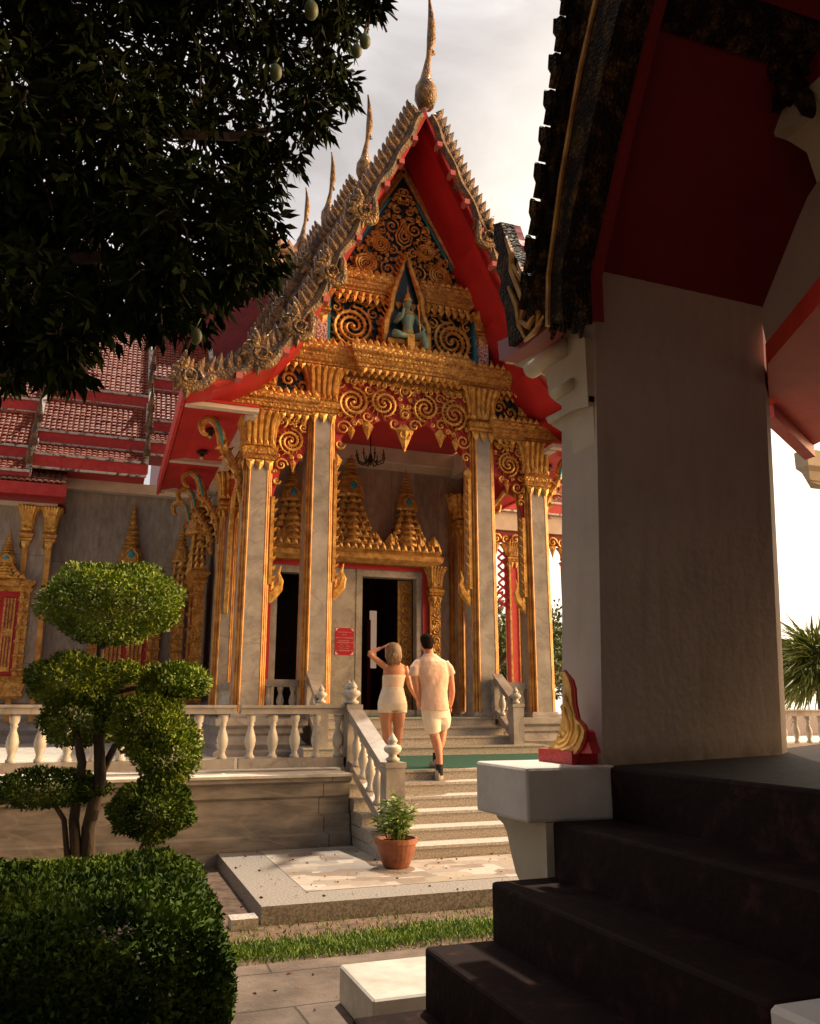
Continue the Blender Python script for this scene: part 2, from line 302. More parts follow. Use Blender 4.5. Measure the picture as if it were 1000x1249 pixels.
# ---------------------------------------------------------------- the setting
def plane(name,x0,x1,y0,y1,z,m,kind='structure',n=1):
    mb=MB(); mb.add([(x0,y0,z),(x1,y0,z),(x1,y1,z),(x0,y1,z)],[(0,1,2,3)]); o=mb.build(name,m); o['kind']=kind; return o
plane('ground',-400,400,-400,400,-.13,M['soil'])
o=MB().box(-6,9,-3,5.75,-.3,-.105).build('pavement',M['pavers']); o['kind']='structure'
# paved slab in front of the steps: granite border, broken marble infill
o=MB().box(1.28,9.2,6.84,9.43,-.2,0).build('paved_slab',M['granite_slab']); o['kind']='structure'
o=MB().box(1.72,9.2,7.25,9.425,-.1,.004).build('marble_paving',M['crazy']); o['kind']='structure'
# landing and terrace floors
o=MB().box(2.74,9.3,10.30,13.2,.2,.741).build('landing',M['granite']); o['kind']='structure'
o=MB().box(2.95,9.3,10.17,13.05,.5,.749).build('carpet',M['green']); tag(o,'green carpet laid across the landing between two flights of steps','carpet')
o=MB().box(-14,2.74,10.04,22,.2,.735).build('terrace_floor',M['white_stone']); o['kind']='structure'
# terrace retaining wall with stepped mouldings
def terrace(name,x0,x1,label):
    t=thing(name,(x0,9.6,0),label,'wall')
    mb=MB(); y=9.44
    pr=[(y,-.15),(y,.13),(y+.05,.15),(y+.05,.31),(y+.10,.34),(y+.10,.50),(y+.06,.53),(y+.06,.66),(y-.02,.69),(y-.02,.735),(y+1.2,.735),(y+1.2,-.15)]
    pr=[(a,b) for a,b in pr]
    mb.prism(pr,'yz',x0,x1); mb.build('wall_body',M['marble_base'],t)
    MB().box(x0,x1,y-.05,y+.9,.737,.765).build('ledge',M['white_stone'],t)
    return t
terrace('terrace_wall',-14,2.72,'stepped grey marble retaining wall below the left balustrade')

# ---------------------------------------------------------------- balustrades
BAL=[(.055,0),(.055,.04),(.04,.05),(.035,.09),(.06,.16),(.066,.22),(.05,.29),(.032,.34),(.032,.37),(.045,.385),(.032,.40),(.05,.43),(.056,.47),(.056,.50)]
FIN=[(a_*.86,b_*.9) for a_,b_ in [(.06,0),(.085,.02),(.085,.04),(.05,.06),(.05,.085),(.10,.12),(.11,.15),(.095,.18),(.05,.20),(.045,.215),(.062,.225),(.055,.25),(.012,.31),(.004,.325)]]
def balustrade(name,p0,p1,n,label,post0=None,post1=None,h=.5,zr=.16,scale=1,group=None,gap=0,mr='marble',rail_h=.1,posth=.74,post_drop=0):
    p0=Vector(p0); p1=Vector(p1); t=thing(name,p0,label,'balustrade',group)
    d=p1-p0; L=math.hypot(d.x,d.y); a=math.atan2(d.y,d.x); sl=d.z/L
    def bar(nm,z0,z1,wd,m):
        mb=MB(); v=[]
        for s,zz in ((0,0),(L,d.z)):
            for yy,z in ((-wd,z0),(wd,z0),(wd,z1),(-wd,z1)): v.append((s,yy,zz+z))
        mb.add(v,[(0,1,2,3)[::-1],(4,5,6,7),(0,1,5,4),(1,2,6,5),(2,3,7,6),(3,0,4,7)],Matrix.Translation(p0)@Matrix.Rotation(a,4,'Z')); return mb.build(nm,m,t)
    bar('bottom_rail',.0,.11*scale,.07,M[mr])
    H=.11*scale+.50*scale*h/.5
    bar('top_rail',H,H+rail_h*.7,.075,M[mr]); bar('rail_cap',H+rail_h*.7,H+rail_h,.1,M[mr])
    for i in range(n):
        f=(i+.5+gap)/(n+2*gap); q=p0+d*f; mb=MB(); k=scale
        prof=[(r*k,z*k*h/.5) for r,z in BAL]; mb.lathe(prof,q.x,q.y,12,q.z+.10*scale); mb.build('baluster',M['white_stone'],t,smooth=True)
    for pp in (post0,post1):
        if pp:
            q=p0+d*pp[0]; w_=pp[1]; zz=pp[2]; mb=MB(); z0=q.z-post_drop-.02 if len(pp)<4 else pp[3]
            mb.lrect([(0,z0),(0,zz-.05),(.012,zz-.045),(.012,zz)],q.x-w_,q.x+w_,q.y-w_,q.y+w_); po=mb.build('post',M[mr],t)
            fb=MB(); fb.lathe(FIN,q.x,q.y,16,zz); fb.build('finial',M['white_stone'],po,smooth=True)
    return t
balustrade('balustrade',(1.55,10.1,.80),(2.86,10.1,.80),5,'marble balustrade between the topiary and the lower steps, six pale balusters',post0=None,post1=(1.0,.07,1.52,.74))
balustrade('balustrade',(-6.2,10.1,.80),(1.50,10.1,.80),28,'long marble balustrade of the terrace running behind the topiary tree to the left edge')
# lower flight
RH,TD,Y0=.1235,.334,8.37
st=thing('stone_steps',(2.74,Y0,0),'lower flight of six speckled grey granite steps leading up to the green carpet','steps')
for k in range(6):
    x0=2.74; y=Y0+k*TD; z=(k+1)*RH
    mb=MB(); mb.box(x0,7.35,y+.03,10.3,z-RH-.02+(0 if k else -.1),z-.028); mb.box(x0-.012,7.36,y,(y+.40) if k<5 else 10.3,z-.028,z); mb.build('step',M['granite'],st)
def stair_rail(name,x,ya,za,yb,zb,label,zp,zq,n=5,fin2=True,base=0):
    """sloping balustrade from the low post (ya,za) to the high one (yb,zb)"""
    t=thing(name,(x,ya,za),label,'balustrade')
    def bar(nm,h0,h1,wd,m=M['marble']):
        mb=MB(); mb.hexa([(x-wd,ya,za+h0),(x+wd,ya,za+h0),(x+wd,yb,zb+h0),(x-wd,yb,zb+h0),(x-wd,ya,za+h1),(x+wd,ya,za+h1),(x+wd,yb,zb+h1),(x-wd,yb,zb+h1)]); return mb.build(nm,m,t)
    bar('bottom_rail',.02,.13,.06); bar('top_rail',.60,.70,.075); bar('rail_cap',.703,.735,.095)
    for i in range(n):
        f=(i+.6)/(n+.2); y=ya+(yb-ya)*f; z=za+(zb-za)*f
        MB().lathe([(r,zz*.95) for r,zz in BAL],x,y,12,z+.12).build('baluster',M['white_stone'],t,smooth=True)
    for (y,z0,z1,wd) in ((ya-.04,zp[0],zp[1],.1),(yb+.03,zq[0],zq[1],.085)):
        mb=MB(); mb.lrect([(0,z0),(0,z1-.06),(.014,z1-.05),(.014,z1)],x-wd,x+wd,y-wd,y+wd); po=mb.build('post',M['marble'],t)
        if z1==zp[1] or fin2: MB().lathe(FIN,x,y,16,z1).build('finial',M['white_stone'],po,smooth=True)
    return t
stair_rail('stair_balustrade',2.90,8.58,.16,10.02,.76,'sloping marble balustrade with onion finials on the left side of the lower steps',(0.05,.93),(.74,1.52))
# upper flight
u=thing('stone_steps',(3.3,13.05,.74),'upper flight of granite steps between the green carpet and the porch floor','steps')
for k,(z,x0,x1,y) in enumerate([(.888,3.0,7.18,13.05),(1.03,3.36,6.72,13.38),(1.18,3.36,6.72,13.70),(1.335,3.36,6.72,14.02)]):
    mb=MB(); mb.box(x0,x1,y+.03,14.3,z-.16,z-.028); mb.box(x0-.01,x1+.01,y,14.32,z-.028,z+.001*k); mb.build('step',M['granite'],u)
for sx,lab in ((3.31,'short sloping marble balustrade left of the upper steps'),(6.75,'short sloping marble balustrade right of the upper steps')):
    stair_rail('stair_balustrade',sx,13.33,.93,14.0,1.36,lab,(.86,1.56),(1.3,2.0),n=2,fin2=False)

# ---------------------------------------------------------------- the temple hall
temple=thing('temple_hall',(XC,14,0),'ornate gilded temple hall with stacked pointed gables, red eaves and marble columns','temple')
# porch base with mouldings
def base_prof(z0,z1): 
    h=z1-z0; return [(.12,z0),(.12,z0+.16*h),(.05,z0+.22*h),(.09,z0+.34*h),(.03,z0+.42*h),(0,z0+.55*h),(.04,z0+.62*h),(.02,z0+.74*h),(.10,z0+.82*h),(.10,z0+.97*h),(.0,z1)]
mb=MB(); mb.lrect(base_prof(.70,1.33),1.86,3.16,14.05,22.2); mb.lrect(base_prof(.70,1.33),6.9,8.3,14.05,22.2); mb.box(3.16,6.9,14.3,22.2,.7,1.332); mb.build('porch_base',M['marble'],temple)
MB().box(3.5,6.6,14.05,17.95,1.33,1.341).build('floor_mat',M['green'],temple)

def petals(mb,x0,x1,y,z,w,h,up=True,t=.035,ax='x'):
    """row of pointed leaves on a face; ax='x': face looks to -Y; ax='y': face looks to -X (x0..x1 are y values, y is x)"""
    n=max(1,int(round(abs(x1-x0)/w))); w=(x1-x0)/n; s=1 if up else -1
    for i in range(n):
        a=x0+i*w; P=[(a+.04*w,0),(a+.96*w,0),(a+.90*w,.45*h),(a+.5*w,h),(a+.10*w,.45*h)]
        pts=[(p,y,z+s*q) if ax=='x' else (y,p,z+s*q) for p,q in P]
        c=(a+.5*w,y-t,z+s*.35*h) if ax=='x' else (y-t,a+.5*w,z+s*.35*h)
        back=(a+.5*w,y+t*.4,z+s*.35*h) if ax=='x' else (y+t*.4,a+.5*w,z+s*.35*h)
        mb.add(pts+[c,back],[(0,1,5),(1,2,5),(2,3,5),(3,4,5),(4,0,5),(1,0,6),(2,1,6),(3,2,6),(4,3,6),(0,4,6)])
def spiral(mb,cx,cz,r,y,turns=1.8,sgn=1,a0=0,th=.03,leaves=True,end=.12,rad=.04):
    for arm in ((0,math.pi) if r>.19 else (0,)):
        pts=[];rr=[];n=int(18*turns)
        for i in range(n+1):
            f=i/n; a=a0+arm+sgn*2*math.pi*turns*f; q=r*(1-(1-end)*f); pts.append((cx+q*math.cos(a),y-rad*.5,cz+q*math.sin(a))); rr.append(rad*(.35+.65*math.sin(math.pi*min(1,.15+.85*f)**.8))*(.8 if r>.19 else 1))
            if leaves and (i%2==0 or r>.19) and f<.85:
                L=rad*((3.3 if r>.19 else 2.4)-1.2*f); bx,bz=pts[-1][0],pts[-1][2]; w=rad*.9
                ox,oz=math.cos(a+sgn*.55),math.sin(a+sgn*.55); tx,tz=-math.sin(a),math.cos(a)
                P=[(bx-tx*w,y,bz-tz*w),(bx+ox*L*.6+tx*w*.2,y,bz+oz*L*.6+tz*w*.2),(bx+ox*L*1.25,y,bz+oz*L*1.25),(bx+tx*w,y,bz+tz*w),(bx+ox*L*.4,y-rad*.9,bz+oz*L*.4)]
                mb.add(P,[(0,1,4),(1,2,4),(2,3,4),(3,0,4),(0,3,2,1)])
        mb.tube(pts,rr,5,flat=1,axis=(0,1,0))
    mb.ell((cx,y-rad*.4,cz),r*end*1.2,rad,r*end*1.2,8,5)
def cornice(mb,mbt,x0,x1,y0,y1,z0,z1,out=.2,teeth=.12,up=True):
    h=z1-z0; mb.lrect([(0,z0),(.02,z0+.06*h),(.05,z0+.10*h),(.05,z0+.2*h),(.09,z0+.26*h),(.6*out,z0+.42*h),(.7*out,z0+.46*h),(.7*out,z0+.58*h),(.92*out,z0+.64*h),(out,z0+.70*h),(out,z0+.93*h),(.9*out,z1)],x0,x1,y0,y1)
    if teeth and up: petals(mbt,x0-out*.85,x1+out*.85,y0-out*.84,z1-.005,.13,teeth,True)
    petals(mbt,x0-out*.5,x1+out*.5,y0-out*.99,z0+.90*h,.15,.16*h,False,.018)
    petals(mbt,x0,x1,y0-.05,z0+.02,.14,.13,False,.03)
    petals(mbt,y0-out*.5,y0+.9,x0-out*.99,z0+.90*h,.15,.16*h,False,.018,ax='y')

def shaft(mb,mbg,cx,cy,w,z0,z1,lean=0):
    h=w/2
    mb.lrect([(0,z0),(-.012,z1)],cx-h+.08,cx+h-.08,cy-h,cy+h); mb.lrect([(0,z0),(-.012,z1)],cx-h,cx+h,cy-h+.08,cy+h-.095)
    for sx in (-1,1):
        for sy in (-1,1):
            for k,(o1,o2) in enumerate(((.0,.082),(.036,.048),(.076,.010))):
                x=cx+sx*(h-o1-.008); y=cy+sy*(h-o2-.008)
                mbg.tube([(x,y,z0),(x-sx*.012,y-sy*.012,z1)],.025,8)
def capital(mbg,mbd,cx,cy,w,z0,z1):
    h=w/2; H=z1-z0
    prof=[(-.02,z0),(.03,z0+.02),(.05,z0+.05*H+.02),(.02,z0+.10*H),(.05,z0+.13*H),(.065,z0+.2*H),(.03,z0+.25*H),(0,z0+.28*H),(-.01,z0+.34*H),(0,z0+.55*H),(.03,z0+.78*H),(.08,z0+.95*H),(.09,z1)]
    mbd.lrect(prof,cx-h,cx+h,cy-h,cy+h)
    petals(mbg,cx-h,cx+h,cy-h-.02,z0,.16,.2,False,.03); petals(mbg,cy-h,cy+h,cx-h-.02,z0,.16,.2,False,.03,ax='y')
    petals(mbg,cx-h-.02,cx+h+.02,cy-h-.02,z0+.3*H,.12,.16,True,.04); petals(mbg,cy-h-.02,cy+h+.02,cx-h-.02,z0+.3*H,.12,.16,True,.04,ax='y')
    n=5
    for i in range(n):
        f=(i+.5)/n-.5
        for ax in (0,1,2):
            pts=[]
            for q,o in ((.3,.0),(.5,.005),(.7,.02),(.86,.06),(.97,.12),(.985,.14)):
                a=f*(w+o*1.2); 
                if ax==0: pts.append((cx+a,cy-h-o,z0+q*H))
                elif ax==1: pts.append((cx-h-o,cy+a,z0+q*H))
                else: pts.append((cx+h+o,cy+a,z0+q*H))
            mbg.tube(pts,[.03,.038,.042,.045,.035,.012],6)
def colm(cx,cy,w,z0,z1,z2,nm='column',lab=None):
    mb,mg=MB(),MB(); shaft(mb,mg,cx,cy,w,z0,z1)
    c=mb.build(nm,M['marble'],temple); mg.build('gold_edging',M['gold_reed'],c)
    m1,m2=MB(),MB(); capital(m1,m2,cx,cy,w,z1,z2); k=m2.build('capital',M['gold_carved'],c); 
    b=bpy.data.meshes.new('x'); 
    m1.build('capital_petals',M['gold'],c)
    mb=MB(); mb.lrect([(.05,z0-.005),(.05,z0+.04),(.02,z0+.06),(.0,z0+.09)],cx-w/2,cx+w/2,cy-w/2,cy+w/2); mb.build('column_foot',M['marble'],c)
    return c
YF=14.1; W=.50; CY=YF+W/2
OUT=(2.30,7.77); INN=(3.42,6.62)
for x in OUT: colm(x,CY,W,1.335,5.72,6.62)
for x in INN: colm(x,CY,W,1.335,6.72,7.60)
# inner colonnade seen through the porch
for x in OUT: colm(x,17.75,.40,1.335,5.6,6.4)
# lower cornices over the outer bays
mc,mt=MB(),MB()
cornice(mc,mt,1.35,3.16,YF+.02,YF+.5,6.62,6.98,.17); cornice(mc,mt,6.9,8.72,YF+.02,YF+.5,6.62,6.98,.17)
en=mc.build('side_entablature',M['gold_carved'],temple); mt.build('leaf_teeth',M['gold'],en)
mc,mt=MB(),MB()
cornice(mc,mt,2.5,7.56,YF,YF+.5,7.62,8.02,.2)
cornice(mc,mt,4.05,6.05,YF-.16,YF+.3,7.625,8.06,.2)
en=mc.build('main_entablature',M['gold_carved'],temple); mt.build('leaf_teeth',M['gold'],en)
# side bay panels with S scrolls between the two cornices
for sx in (-1,1):
    xa,xb=(2.66,3.17) if sx<0 else (6.9,7.42)
    xm=(xa+xb)/2
    p=MB().box(xa-.42 if sx<0 else xa,xb if sx<0 else xb+.42,YF+.16,YF+.45,6.97,7.64).build('scroll_panel',M['ink'],temple)
    g=MB(); spiral(g,xm-.13,7.34,.14,YF+.13,1.5,1,0,rad=.028); spiral(g,xm+.13,7.24,.14,YF+.13,1.5,1,math.pi,rad=.028)
    petals(g,xa,xb,YF+.12,7.60,.12,.13,False); petals(g,xa,xb,YF+.14,6.98,.12,.1,True)
    g.build('scroll',M['gold'],p)
    a,b=MB(),MB(); cxp=2.40 if sx<0 else 7.66; capital(a,b,cxp,CY,.28,7.03,7.62); q=b.build('short_capital',M['gold_carved'],temple); a.build('capital_petals',M['gold'],q)
    # rooms of the inner frame
def inside(p,poly):
    x,z=p; r=False; n=len(poly)
    for i in range(n):
        (a,b),(c,d)=poly[i],poly[i-1]
        if (b>z)!=(d>z) and x<(c-a)*(z-b)/(d-b)+a: r=not r
    return r
def pack(g,poly,taken,y,rmin=.045,rmax=.12,tries=900,seed=1,sym=True):
    rr=random.Random(seed); xs=[p[0] for p in poly]; zs_=[p[1] for p in poly]; T=list(taken)
    for _ in range(tries):
        x=rr.uniform(min(xs),max(xs)); z=rr.uniform(min(zs_),max(zs_))
        if sym and x<XC: continue
        if not inside((x,z),poly): continue
        r=min([math.hypot(x-a,z-b)-c for a,b,c in T]+[rmax])
        if r<rmin: continue
        if not all(inside((x+r*.8*math.cos(q),z+r*.8*math.sin(q)),poly) for q in (0,1.57,3.14,4.71)): continue
        T.append((x,z,r*.95)); sg=rr.choice((-1,1)); a0=rr.uniform(0,6.28)
        spiral(g,x,z,r*.95,y,1.35,sg,a0,leaves=r>.06,rad=max(.018,r*.2))
        if sym: T.append((2*XC-x,z,r*.95)); spiral(g,2*XC-x,z,r*.95,y,1.35,-sg,math.pi-a0,leaves=r>.06,rad=max(.018,r*.2))
# ---- lace friezes hanging between the columns
def lace(x0,x1,ztop,y,spec,backpoly,name):
    p=MB().prism(backpoly,'xz',y+.03,y+.08).build(name,M['red'],temple); g=MB()
    for (cx,cz,r,s,a0,turns) in spec: spiral(g,cx,cz,r,y,turns,s,a0,rad=max(.02,r*.13))
    petals(g,x0,x1,y-.02,ztop,.15,.15,False)
    return p,g
g_all=[]
zt=7.55; xi0,xi1=3.66,6.38
def mir(l): return l+[(2*XC-a,b) for a,b in l[::-1]]
back=mir([(xi0,zt),(xi0,5.75),(3.72,6.05),(3.82,6.35),(3.98,6.5),(4.12,6.62),(4.27,6.5),(4.42,6.68),(4.6,6.78),(4.8,6.72),(5.03,6.3)][0:11])
spec=[]
for s in (-1,1):
    def X(v): return XC+s*v
    spec+=[(X(1.02),7.04,.30,s,math.pi/2,1.3),(X(.42),7.1,.27,-s,-math.pi/2,1.25),(X(1.2),6.52,.15,-s,0,1.6),(X(1.26),6.2,.10,s,0,1.3),(X(.74),6.80,.12,s,0,1.3),(X(.2),6.72,.13,s,0,1.3),(X(.72),7.33,.1,s,0,1.3),(X(1.28),7.38,.09,s,0,1.2)]
p,g=lace(xi0,xi1,zt,YF+.1,spec,back,'lace_frieze'); pack(g,back,[(a,b,c*1.12) for a,b,c,*_ in spec],YF+.08,seed=3,tries=2500,rmin=.035)
for x,z,h in ((4.30,6.62,.28),(5.76,6.62,.28),(3.98,6.5,.2),(6.08,6.5,.2),(5.03,6.62,.45),(3.72,5.9,.25),(6.34,5.9,.25)):
    w_=h*.42; g.add([(x-w_,YF+.1,z),(x,YF+.1,z+.12),(x+w_,YF+.1,z),(x,YF+.1,z-h),(x,YF+.02,z-.05)],[(0,1,4),(1,2,4),(2,3,4),(3,0,4),(3,2,1,0)])
for k in range(26):
    f=k/25; a=math.pi*f; x=XC+ -1.3*math.cos(a)*1.0; 
g.build('scrolls',M['gold'],p)
for s,(xa,xb) in ((-1,(2.55,3.17)),(1,(6.87,7.52))):
    n=xb-xa
    if s<0: bp=[(xa,6.62),(xa,5.0),(xa+.08,5.3),(xa+.16,5.65),(xa+.3,5.78),(xa+.42,5.72),(xb-.08,5.9),(xb-.02,6.0),(xb,6.62)]; c0=xa
    else: bp=[(xa,6.62),(xa,6.0),(xa+.06,5.85),(xa+.2,5.72),(xa+.34,5.78),(xb-.16,5.65),(xb-.07,5.3),(xb,5.0),(xb,6.62)]; c0=xb
    sp=[((xa+xb)/2,6.15,.24,s,math.pi/2,1.3),(c0-s*.15,5.7,.12,-s,0,1.5),(c0-s*.08,5.4,.07,s,0,1.2)]
    p,g=lace(xa,xb,6.6,YF+.1,sp,bp,'lace_frieze'); pack(g,bp,[(a,b,c*1.12) for a,b,c,*_ in sp],YF+.08,seed=4,tries=900,rmin=.035,sym=False)
    x=(xa+xb)/2-.05*s; g.add([(x-.06,YF+.08,5.75),(x,YF+.08,5.82),(x+.06,YF+.08,5.75),(x,YF+.08,5.55),(x,YF+.02,5.7)],[(0,1,4),(1,2,4),(2,3,4),(3,0,4),(3,2,1,0)])
    g.build('scrolls',M['gold'],p)
# ---- gilded strips with small hooks down the inner column edges, each ending in a flame
def hookstrip(x,z0,z1,s,y=YF+.06):
    g=MB(); g.box(x-.03,x+.03,y,y+.1,z0,z1)
    n=int((z1-z0)/.17)
    for i in range(n):
        z=z0+.17*i; g.add([(x+s*.02,y+.03,z),(x+s*.02,y+.03,z+.13),(x+s*.10,y+.03,z+.17),(x+s*.05,y-.02,z+.08)],[(0,2,3),(2,1,3),(0,1,2),(1,0,3)])
    pts=[(x,y+.05,z0-.32),(x+s*.05,y+.05,z0-.18),(x+s*.15,y+.05,z0-.06),(x+s*.19,y+.05,z0+.08),(x+s*.15,y+.05,z0+.2),(x+s*.19,y+.05,z0+.34)]
    g.tube(pts,[.02,.09,.085,.055,.03,.008],6,flat=.5,axis=(0,1,0)); g.tube([(x+s*.04,y+.05,z0-.1),(x+s*.05,y+.05,z0+.05),(x+s*.12,y+.05,z0+.09),(x+s*.1,y+.05,z0)],[.05,.03,.02,.01],5,flat=.5,axis=(0,1,0))
    g.build('hooked_strip',M['gold'],temple)
hookstrip(3.70,3.65,5.9,1); hookstrip(6.34,3.65,5.9,-1); hookstrip(2.58,3.55,5.1,1); hookstrip(7.48,3.55,5.1,-1)

# ---- pediment
ped=MB().prism([(2.45,8.0),(7.6,8.0),(6.85,9.0),(6.35,9.9),(5.75,10.9),(5.03,12.35),(4.31,10.9),(3.7,9.9),(3.2,9.0)],'xz',YF+.25,YF+.35).build('pediment',M['ink'],temple)
mc,mt=MB(),MB()
cornice(mc,mt,3.66,4.62,YF+.08,YF+.3,9.28,9.68,.14,.1); cornice(mc,mt,5.44,6.40,YF+.08,YF+.3,9.28,9.68,.14,.1)
petals(mt,3.6,6.46,YF+.04,9.22,.15,.16,False)
q=mc.build('pediment_ledge',M['gold_carved'],ped); mt.build('leaf_teeth',M['gold'],ped)
g=MB()
for s in (-1,1):
    def X(v): return XC+s*v
    spiral(g,X(1.03),8.62,.42,YF+.2,1.55,s,math.pi*.5,rad=.05)          # big wheel scrolls
    for (a,b,r,t_,sg) in ((.62,8.95,.12,1.3,-1),(1.36,8.98,.1,1.2,1),(.62,8.28,.12,1.3,1),(1.38,8.22,.1,1.2,-1),(2.0,8.25,.14,1.5,1),(2.28,8.16,.08,1.2,-1),
        (.78,10.02,.24,1.9,1),(.32,9.98,.17,1.6,-1),(.48,10.5,.2,1.7,-1),(1.12,9.84,.08,1.2,-1),(.22,10.42,.1,1.3,1),(.24,10.95,.16,1.6,1),(.5,10.95,.07,1.2,-1),(.13,11.35,.1,1.4,-1),(.9,10.36,.07,1.1,-1)):
        spiral(g,X(a),b,r,YF+.2,t_,s*sg,math.pi/2 if s>0 else math.pi/2,rad=max(.022,r*.15))
    pass
TK=[(XC+s_*a,b,c*1.1) for s_ in (-1,1) for a,b,c in [(1.03,8.62,.46),(.62,8.95,.12),(1.36,8.98,.1),(.62,8.28,.12),(1.38,8.22,.1),(.78,10.02,.24),(.32,9.98,.17),(.48,10.5,.2),(1.12,9.84,.08),(.22,10.42,.1),(.24,10.95,.16),(.13,11.35,.1)]]+[(XC,10.78,.24),(XC,9.9,.16)]
pack(g,[(3.72,9.74),(6.34,9.74),(5.9,10.45),(5.03,12.05),(4.16,10.45)],TK,YF+.2,seed=5,tries=3000,rmin=.03,rmax=.1)
pack(g,[(5.45,8.12),(6.46,8.12),(6.46,9.2),(5.45,9.2)],TK,YF+.2,seed=6,tries=1500,rmin=.035)
pack(g,[(3.6,8.12),(4.61,8.12),(4.61,9.2),(3.6,9.2)],TK,YF+.2,seed=6,tries=1500,rmin=.035,sym=False)
for s in (-1,1):
    def X(v): return XC+s*v
    # flames climbing towards the apex
    for i in range(9):
        f=i/8; xx=X(.08+.95*(1-f)); zz=9.85+1.85*f*.93
        g.add([(xx-.05,YF+.2,zz),(xx+.05,YF+.2,zz),(xx-s*.02,YF+.2,zz+.2),(xx,YF+.13,zz+.06)],[(0,1,3),(1,2,3),(2,0,3),(0,2,1)])
drop=[(0,-.22),(.12,-.14),(.15,0),(.08,.13),(0,.32)]
for k,sc_ in enumerate((1.15,.75,.4)):
    pts=[(XC+a*sc_,YF+.16-.01*k,10.75+b*sc_) for a,b in drop]+[(XC-a*sc_,YF+.16-.01*k,10.75+b*sc_) for a,b in drop[::-1]]; g.tube(pts,.022,5,axis=(0,1,0))
g.build('kranok_scrolls',M['gold'],ped)
g=MB()
for s in (-1,1):
    def X(v): return XC+s*v
    g.tube([(X(1.42),YF+.2,9.78),(X(.02),YF+.2,12.2)],.05,6); g.tube([(X(2.5),YF+.2,8.08),(X(1.78),YF+.2,8.95)],.05,6)
    g.tube([(X(1.5),YF+.2,9.70),(X(.0),YF+.2,12.36)],.035,6)
g.build('border_moulding',M['gold_old'],ped)
b_=MB()
for s in (-1,1):
    for v in (1.52,1.78): b_.box(XC+s*v-.035,XC+s*v+.035,YF+.12,YF+.25,8.04,9.24)
    b_.hexa([(XC+s*a,YF+.215+d,z+dz) for d in (0,.02) for a,z,dz in ((1.34,9.82,0),(1.28,9.82,.0),(.25,11.6,0),(.31,11.6,0))][0:8])
b_.build('blue_glass_strips',M['blue'],ped)
for s in (-1,1):
    a,b=MB(),MB(); cx=XC+s*1.66; capital(a,b,cx,YF+.16,.2,8.72,9.26); k=b.build('pilaster_capital',M['gold_carved'],ped); a.build('capital_petals',M['gold'],k)
    MB().lrect([(.03,8.02),(.03,8.1),(0,8.12),(0,8.74)],cx-.1,cx+.1,YF+.04,YF+.26).build('pilaster',mat('rose_glass_mosaic',(.16,.02,.03),.25,col2=(.75,.55,.55),scale=30,kind='voronoi',ramp=(.35,.5)) if s<0 else bpy.data.materials['rose_glass_mosaic'],ped)
# deity in its flame niche
n=MB(); zc=8.9
prof=[(-.46,8.28),(-.43,8.7),(-.33,9.0),(-.30,9.3),(-.2,9.62),(-.1,9.9),(0,10.25),(.1,9.9),(.2,9.62),(.30,9.3),(.33,9.0),(.43,8.7),(.46,8.28)]
n.tube([(XC+a,YF-.02,z) for a,z in prof],[.05,.08,.06,.07,.06,.05,.02,.05,.06,.07,.06,.08,.05],6,axis=(0,1,0))
for i in range(len(prof)-1):
    for f in (0,.33,.66):
        a=prof[i][0]*(1-f)+prof[i+1][0]*f; z=prof[i][1]*(1-f)+prof[i+1][1]*f; s=-1 if a<0 else 1
        n.add([(XC+a-.04,YF-.02,z),(XC+a+.04,YF-.02,z),(XC+a+s*.13,YF-.02,z+.16),(XC+a+s*.03,YF-.1,z+.03)],[(0,1,3),(1,2,3),(2,0,3),(0,2,1)])
n.lrect([(.06,8.03),(.06,8.12),(0,8.15),(0,8.22),(.05,8.26),(.07,8.34)],XC-.36,XC+.36,YF-.1,YF+.2)
ni=n.build('flame_niche',M['gold'],ped)
MB().prism([(XC+a*.9,z) for a,z in prof],'xz',YF+.08,YF+.12).build('niche_back',M['ink'],ni)
d=MB(); yd=YF-.08
d.tube([(XC,yd,8.38),(XC,yd,8.52),(XC,yd,8.68),(XC,yd,8.84),(XC,yd,8.95),(XC,yd,8.99)],[.15,.115,.10,.15,.12,.05],10)
d.tube([(XC,yd,8.97),(XC,yd,9.05)],[.045,.045],8); d.ell((XC,yd-.01,9.13),.075,.08,.1)
for s in (-1,1):
    d.tube([(XC+s*.14,yd,8.9),(XC+s*.25,yd-.02,8.72),(XC+s*(.16 if s<0 else .3),yd-.12,8.80 if s<0 else 8.58),(XC+s*(.12 if s<0 else .2),yd-.13,8.98 if s<0 else 8.48)],[.055,.045,.035,.03],8)
    d.tube([(XC+s*.08,yd,8.42),(XC+s*.3,yd-.1,8.44),(XC+s*.36,yd-.16,8.40),(XC+s*.08,yd-.2,8.38)] if s<0 else [(XC+s*.08,yd,8.42),(XC+s*.28,yd-.14,8.46),(XC+s*.3,yd-.18,8.28),(XC+s*.3,yd-.18,8.08)],[.09,.085,.07,.045],8)
de=d.build('deity_figure',M['jade'],ped,smooth=True)
c=MB(); c.lathe([(.085,0),(.09,.03),(.06,.05),(.065,.08),(.04,.11),(.045,.14),(.02,.2),(.004,.34)],XC,yd,10,9.19)
c.lathe([(.16,0),(.13,.04),(.10,.07)],XC,yd,10,8.88); c.lathe([(.13,0),(.12,.05)],XC,yd,10,8.5); c.box(XC-.07,XC+.07,yd-.2,yd-.12,8.08,8.42)
c.tube([(XC+.22,yd-.14,8.3),(XC+.17,yd-.12,9.1)],.014,5); c.build('crown_and_ornaments',M['gold'],de)

